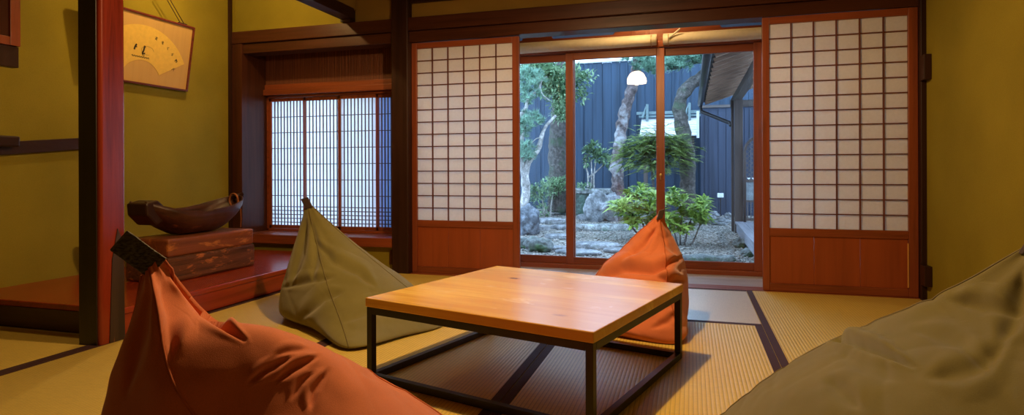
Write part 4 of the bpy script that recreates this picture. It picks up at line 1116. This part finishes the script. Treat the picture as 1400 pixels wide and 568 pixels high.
# glossy shrubs near the glass
def glossy(label, px, pyb, d, tops, stems, L_=.17):
    base = P(px, pyb, d); t = thing('glossy_shrub', label, 'shrub', (base.x, base.y, gz(base.x, base.y)))
    m = MB()
    for (x, y, n_, lk) in tops:
        dd = d + R.uniform(-.25, .25); p = P(x, y, dd); rosette(m, p, V(((x - px) * .006, R.uniform(-.5, .1), 1)), n_, L_ * lk, .050 * lk)
    m.build('foliage', M['leaf_green'], t)
    s = MB()
    for st in stems: trunk(s, [P(x, y, d) for x, y in st], .016, .008, 7, .1, 5)
    s.build('stems', M['bark_dark'], t); return t
tops = []
for _ in range(80):
    x = R.uniform(-1, 1); y = R.uniform(-1, 1)
    if x * x + y * y < 1: tops.append((935 + 34 * x, 290 + 30 * y, 11, R.uniform(.8, 1.15)))
glossy('glossy green shrub outside the right glass door, right of the orange bag tip', 935, 352, 8.1, tops, [((930, 350), (925, 330), (918, 300)), ((934, 350), (938, 325), (945, 300)), ((932, 350), (930, 325), (932, 295)), ((937, 350), (948, 330), (960, 300))])
tops = []
for _ in range(70):
    x = R.uniform(-1, 1); y = R.uniform(-1, 1)
    if x * x + y * y < 1: tops.append((874 + 34 * x, 285 + 27 * y + 6 * x, 11, R.uniform(.8, 1.2)))
glossy('glossy yellow-green shrub outside the middle glass door, left of the orange bag tip', 885, 335, 8.6, tops, [((885, 335), (880, 310), (870, 290)), ((887, 335), (893, 310), (898, 285)), ((884, 335), (865, 312), (855, 295))])

# little tiled roof shelter at the back fence
def shelter():
    d = 11.9; y0 = P(910, 170, d).y
    x0, x1 = P(873, 0, d).x, P(953, 0, d).x; zt = CAMZ + (PYC - 160) / F * d; zb = CAMZ + (PYC - 187) / F * d
    t = thing('garden_shelter', 'little pale-roofed garden shelter against the back fence behind the feathery evergreen', 'shelter', ((x0 + x1) / 2, y0 + .3, gz(x0, y0)))
    m = MB(); n = 7
    for k in range(n):
        a, b = k / n, (k + 1) / n
        ya, za = y0 + .55 * a, zb + (zt - zb) * a; yb_, zb_ = y0 + .55 * b, zb + (zt - zb) * b
        vs = [V((x0, ya, za)), V((x1, ya, za)), V((x1, yb_, zb_ - .012)), V((x0, yb_, zb_ - .012))]; vs += [v + V((0, 0, .022)) for v in vs]
        m.add(vs, [(3, 2, 1, 0), (4, 5, 6, 7), (0, 1, 5, 4), (1, 2, 6, 5), (2, 3, 7, 6), (3, 0, 4, 7)])
    m.build('roof', M['tiles'], t)
    s = MB()
    s.bar((x0 - .1, y0 + .5, zt + .12), (x1 + .35, y0 + .5, zt + .12), .06, .06).bar((x0 - .05, y0 + .5, zt + .05), (x1 + .2, y0 + .5, zt + .05), .04, .04)
    for xx in (x0 + .12, x1 - .15): s.bar((xx, y0 + .45, zt - .05), (xx, y0 + .45, zt + .3), .05, .05); s.bar((xx - .1, y0 + .4, zt + .02), (xx - .0, y0 + .5, zt + .3), .03, .03)
    s.build('ridge_poles', M['bamboo'], t)
    pz = gz(x0, y0 + .3)
    for xx in (x0 + .1, x1 - .1): MB().box(xx - .04, xx + .04, y0 + .2, y0 + .28, pz, zb + .12).build('post', M['old_z'], t)
    MB().box(x1 - .02, x1 + .03, y0 - .05, y0 + .0, zb - .05, zt + .08).build('end_board', M['tiles'], t)
shelter()

# annex building on the right with eave, posts, deck, lattice screen
def annex():
    dkx = wood('dark eave boards', (.030, .020, .016), 0, .7); rfx = wood('brown rafters', (.30, .17, .11), 0, .7); rfy = wood('brown roof battens', (.10, .06, .04), 1, .7); psz = wood('dark brown posts', (.060, .038, .030), 2, .6)  # eave boards coloured darker than the rafters
    t = thing('annex_building', 'dark wooden annex with deep eave, corner post and veranda at the right of the garden', 'building', (1.6, 8.6, -.3))
    xe, ze = .21, 1.95; xw = 1.75; y0, y1 = 5.7, 11.2; rise = .50
    zw = ze + rise
    m = MB()
    def slab(xa_, za_, xb_, zb_, th):
        vs = [V((xa_, y0, za_)), V((xb_, y0, zb_)), V((xb_, y1, zb_)), V((xa_, y1, za_))]; vs += [v + V((0, 0, th)) for v in vs]
        m.add(vs, [(3, 2, 1, 0), (4, 5, 6, 7), (0, 1, 5, 4), (1, 2, 6, 5), (2, 3, 7, 6), (3, 0, 4, 7)])
    slab(xe, ze + .03, 3.4, ze + .03 + rise * (3.4 - xe) / (xw - xe), .07)
    m.build('roof', dkx, t)
    e = MB(); ts = plain('blue grey eave tiles', (.20, .22, .25), .7)
    y = y0
    while y < y1: e.tube([(xe - .05, y, ze + .085), (xe + .25, y, ze + .16)], .055, 8); y += .16
    e.build('eave_tiles', ts, t)
    g_ = MB(); g_.tube([(xe - .05, y0, ze - .01), (xe - .05, y1, ze - .01)], .045, 12); g_.build('gutter', M['gutter'], t)
    r_ = MB(); y = y0 + .1
    while y < y1: r_.bar((xe + .03, y, ze), (xw, y, zw - .0), .06, .05); y += .33
    r_.build('rafters', rfx, t)
    bt = MB(); k = 0
    while k < 14: xx = xe + .1 + k * .11; zz = ze + .03 + rise * (xx - xe) / (xw - xe); bt.box(xx - .02, xx + .02, y0, y1, zz - .012, zz); k += 1
    bt.build('roof_battens', rfy, t)
    px_ = .70
    MB().box(px_ - .05, px_ + .05, 5.9, 11.0, 1.86, 1.98).build('eave_beam', M['old_y'], t, .004)
    MB().bar((px_, 9.85, 1.80), (2.2, 9.85, 1.80), .08, .10).build('cross_beam', M['old_x'], t)
    MB().bar((px_, 7.7, 1.92), (2.2, 7.7, 1.92), .10, .12).build('cross_beam', M['old_x'], t)
    MB().box(px_ - .06, px_ + .06, 9.79, 9.91, gz(px_, 9.85), 1.86).build('corner_post', psz, t, .005)
    MB().box(px_ - .10, px_ - .062, 9.92, 9.99, gz(px_, 9.9), 1.86).build('side_post', psz, t, .004)
    # deck
    dk = MB(); x = .64
    while x < 2.2: dk.box(x + .002, x + .118, 6.6, 9.78, -.035, 0); x += .12
    dm = wood('grey blue deck boards', (.20, .19, .21), 1, .6, .4)
    dk.build('deck', dm, t, .003)
    MB().box(.66, .70, 6.6, 9.78, -.16, -.036).build('deck_fascia', dm, t, .003)
    for yy in (7.0, 8.3, 9.6): MB().box(.72, .80, yy, yy + .08, gz(.75, yy), -.037).build('deck_support', M['old_z'], t)
    MB().tube([(xe - .05, 10.9, ze - .06), (xe - .03, 10.9, ze - .16), (px_ - .1, 10.2, ze - .42), (px_ - .1, 10.05, ze - .46)], .03, 10).build('drain_pipe', M['gutter'], t)
    # arched lattice screen standing on the deck
    s = thing('lattice_screen', 'arched lattice screen standing on the annex veranda beyond the corner post', 'screen', (1.15, 9.7, 0))
    x0, x1, zt, zs = .775, 1.50, 1.32, 1.06; yy = 9.70
    fr = MB(); pts = [V((x0, yy, .002)), V((x0, yy, zs))] + [V(((x0 + x1) / 2 - (x1 - x0) / 2 * math.cos(a), yy, zs + (zt - zs) * math.sin(a))) for a in [PI * i / 16 for i in range(1, 16)]] + [V((x1, yy, zs)), V((x1, yy, .002))]
    fr.tube(pts, .022, 8)
    fr.box(x0, x1, yy - .015, yy + .015, .60, .64).box(x0, x1, yy - .015, yy + .015, .30, .33).box(x0, x1, yy - .015, yy + .015, .02, .06)
    fr.build('frame', psz, s)
    lw = MB()
    for i in range(11):
        xx = x0 + .03 + i * .065; lw.add([V((xx, yy - .012, .665)), V((xx + .05, yy - .012, .665)), V((xx + .025, yy - .012, .635)), V((xx, yy - .006, .665)), V((xx + .05, yy - .006, .665)), V((xx + .025, yy - .006, .635))], [(0, 2, 1), (3, 4, 5), (0, 1, 4, 3), (1, 2, 5, 4), (2, 0, 3, 5)])
    lw.build('white_trim', M['white'], s)
    MB().box(x0 + .02, x1 - .02, yy + .004, yy + .012, .33, .60).build('frosted_panel', plain('grey panel', (.16, .18, .19), .5, 0, .5, 9), s)
    la = MB(); st = .10
    def inside(x, z):
        if not (x0 < x < x1) or z < .64: return False
        if z < zs: return True
        return ((x - (x0 + x1) / 2) / ((x1 - x0) / 2)) ** 2 + ((z - zs) / (zt - zs)) ** 2 < 1
    for sgn in (1, -1):
        k = -20
        while k < 30:
            pa = None; pb_ = None
            for i in range(160):
                z = .64 + i * .0045; x = x0 + k * st * .7 + sgn * (z - .64) + (0 if sgn > 0 else .7)
                if inside(x, z):
                    if pa is None: pa = V((x, yy + .004 * sgn, z))
                    pb_ = V((x, yy + .004 * sgn, z))
            if pa is not None and (pb_ - pa).length > .02: la.bar(pa, pb_, .008, .010, V((0, 1, 0)))
            k += 1
    la.build('lattice', M['old_x'], s)
    sl = MB(); x = x0 + .04
    while x < x1: sl.box(x - .006, x + .006, yy - .006, yy + .006, .06, .30); x += .045
    sl.build('lower_slats', M['old_z'], s)
annex()
p = P(985, 268, 11.4)
t = thing('garden_box', 'small white box on a stake in front of the rocks by the fence', 'box', (p.x, p.y, gz(p.x, p.y)))
MB().box(p.x - .01, p.x + .01, p.y - .01, p.y + .01, gz(p.x, p.y), p.z - .03).build('stake', M['steel'], t)
MB().box(p.x - .055, p.x + .055, p.y - .03, p.y + .03, p.z - .03, p.z + .05).build('box_body', M['white'], t, .006)

# ------------------------------------------------------------------ view
sc = bpy.context.scene
sc.view_settings.view_transform = 'Standard'; sc.view_settings.look = 'None'
sc.view_settings.gamma = 1; sc.view_settings.use_curve_mapping = False; sc.view_settings.exposure = 0.2
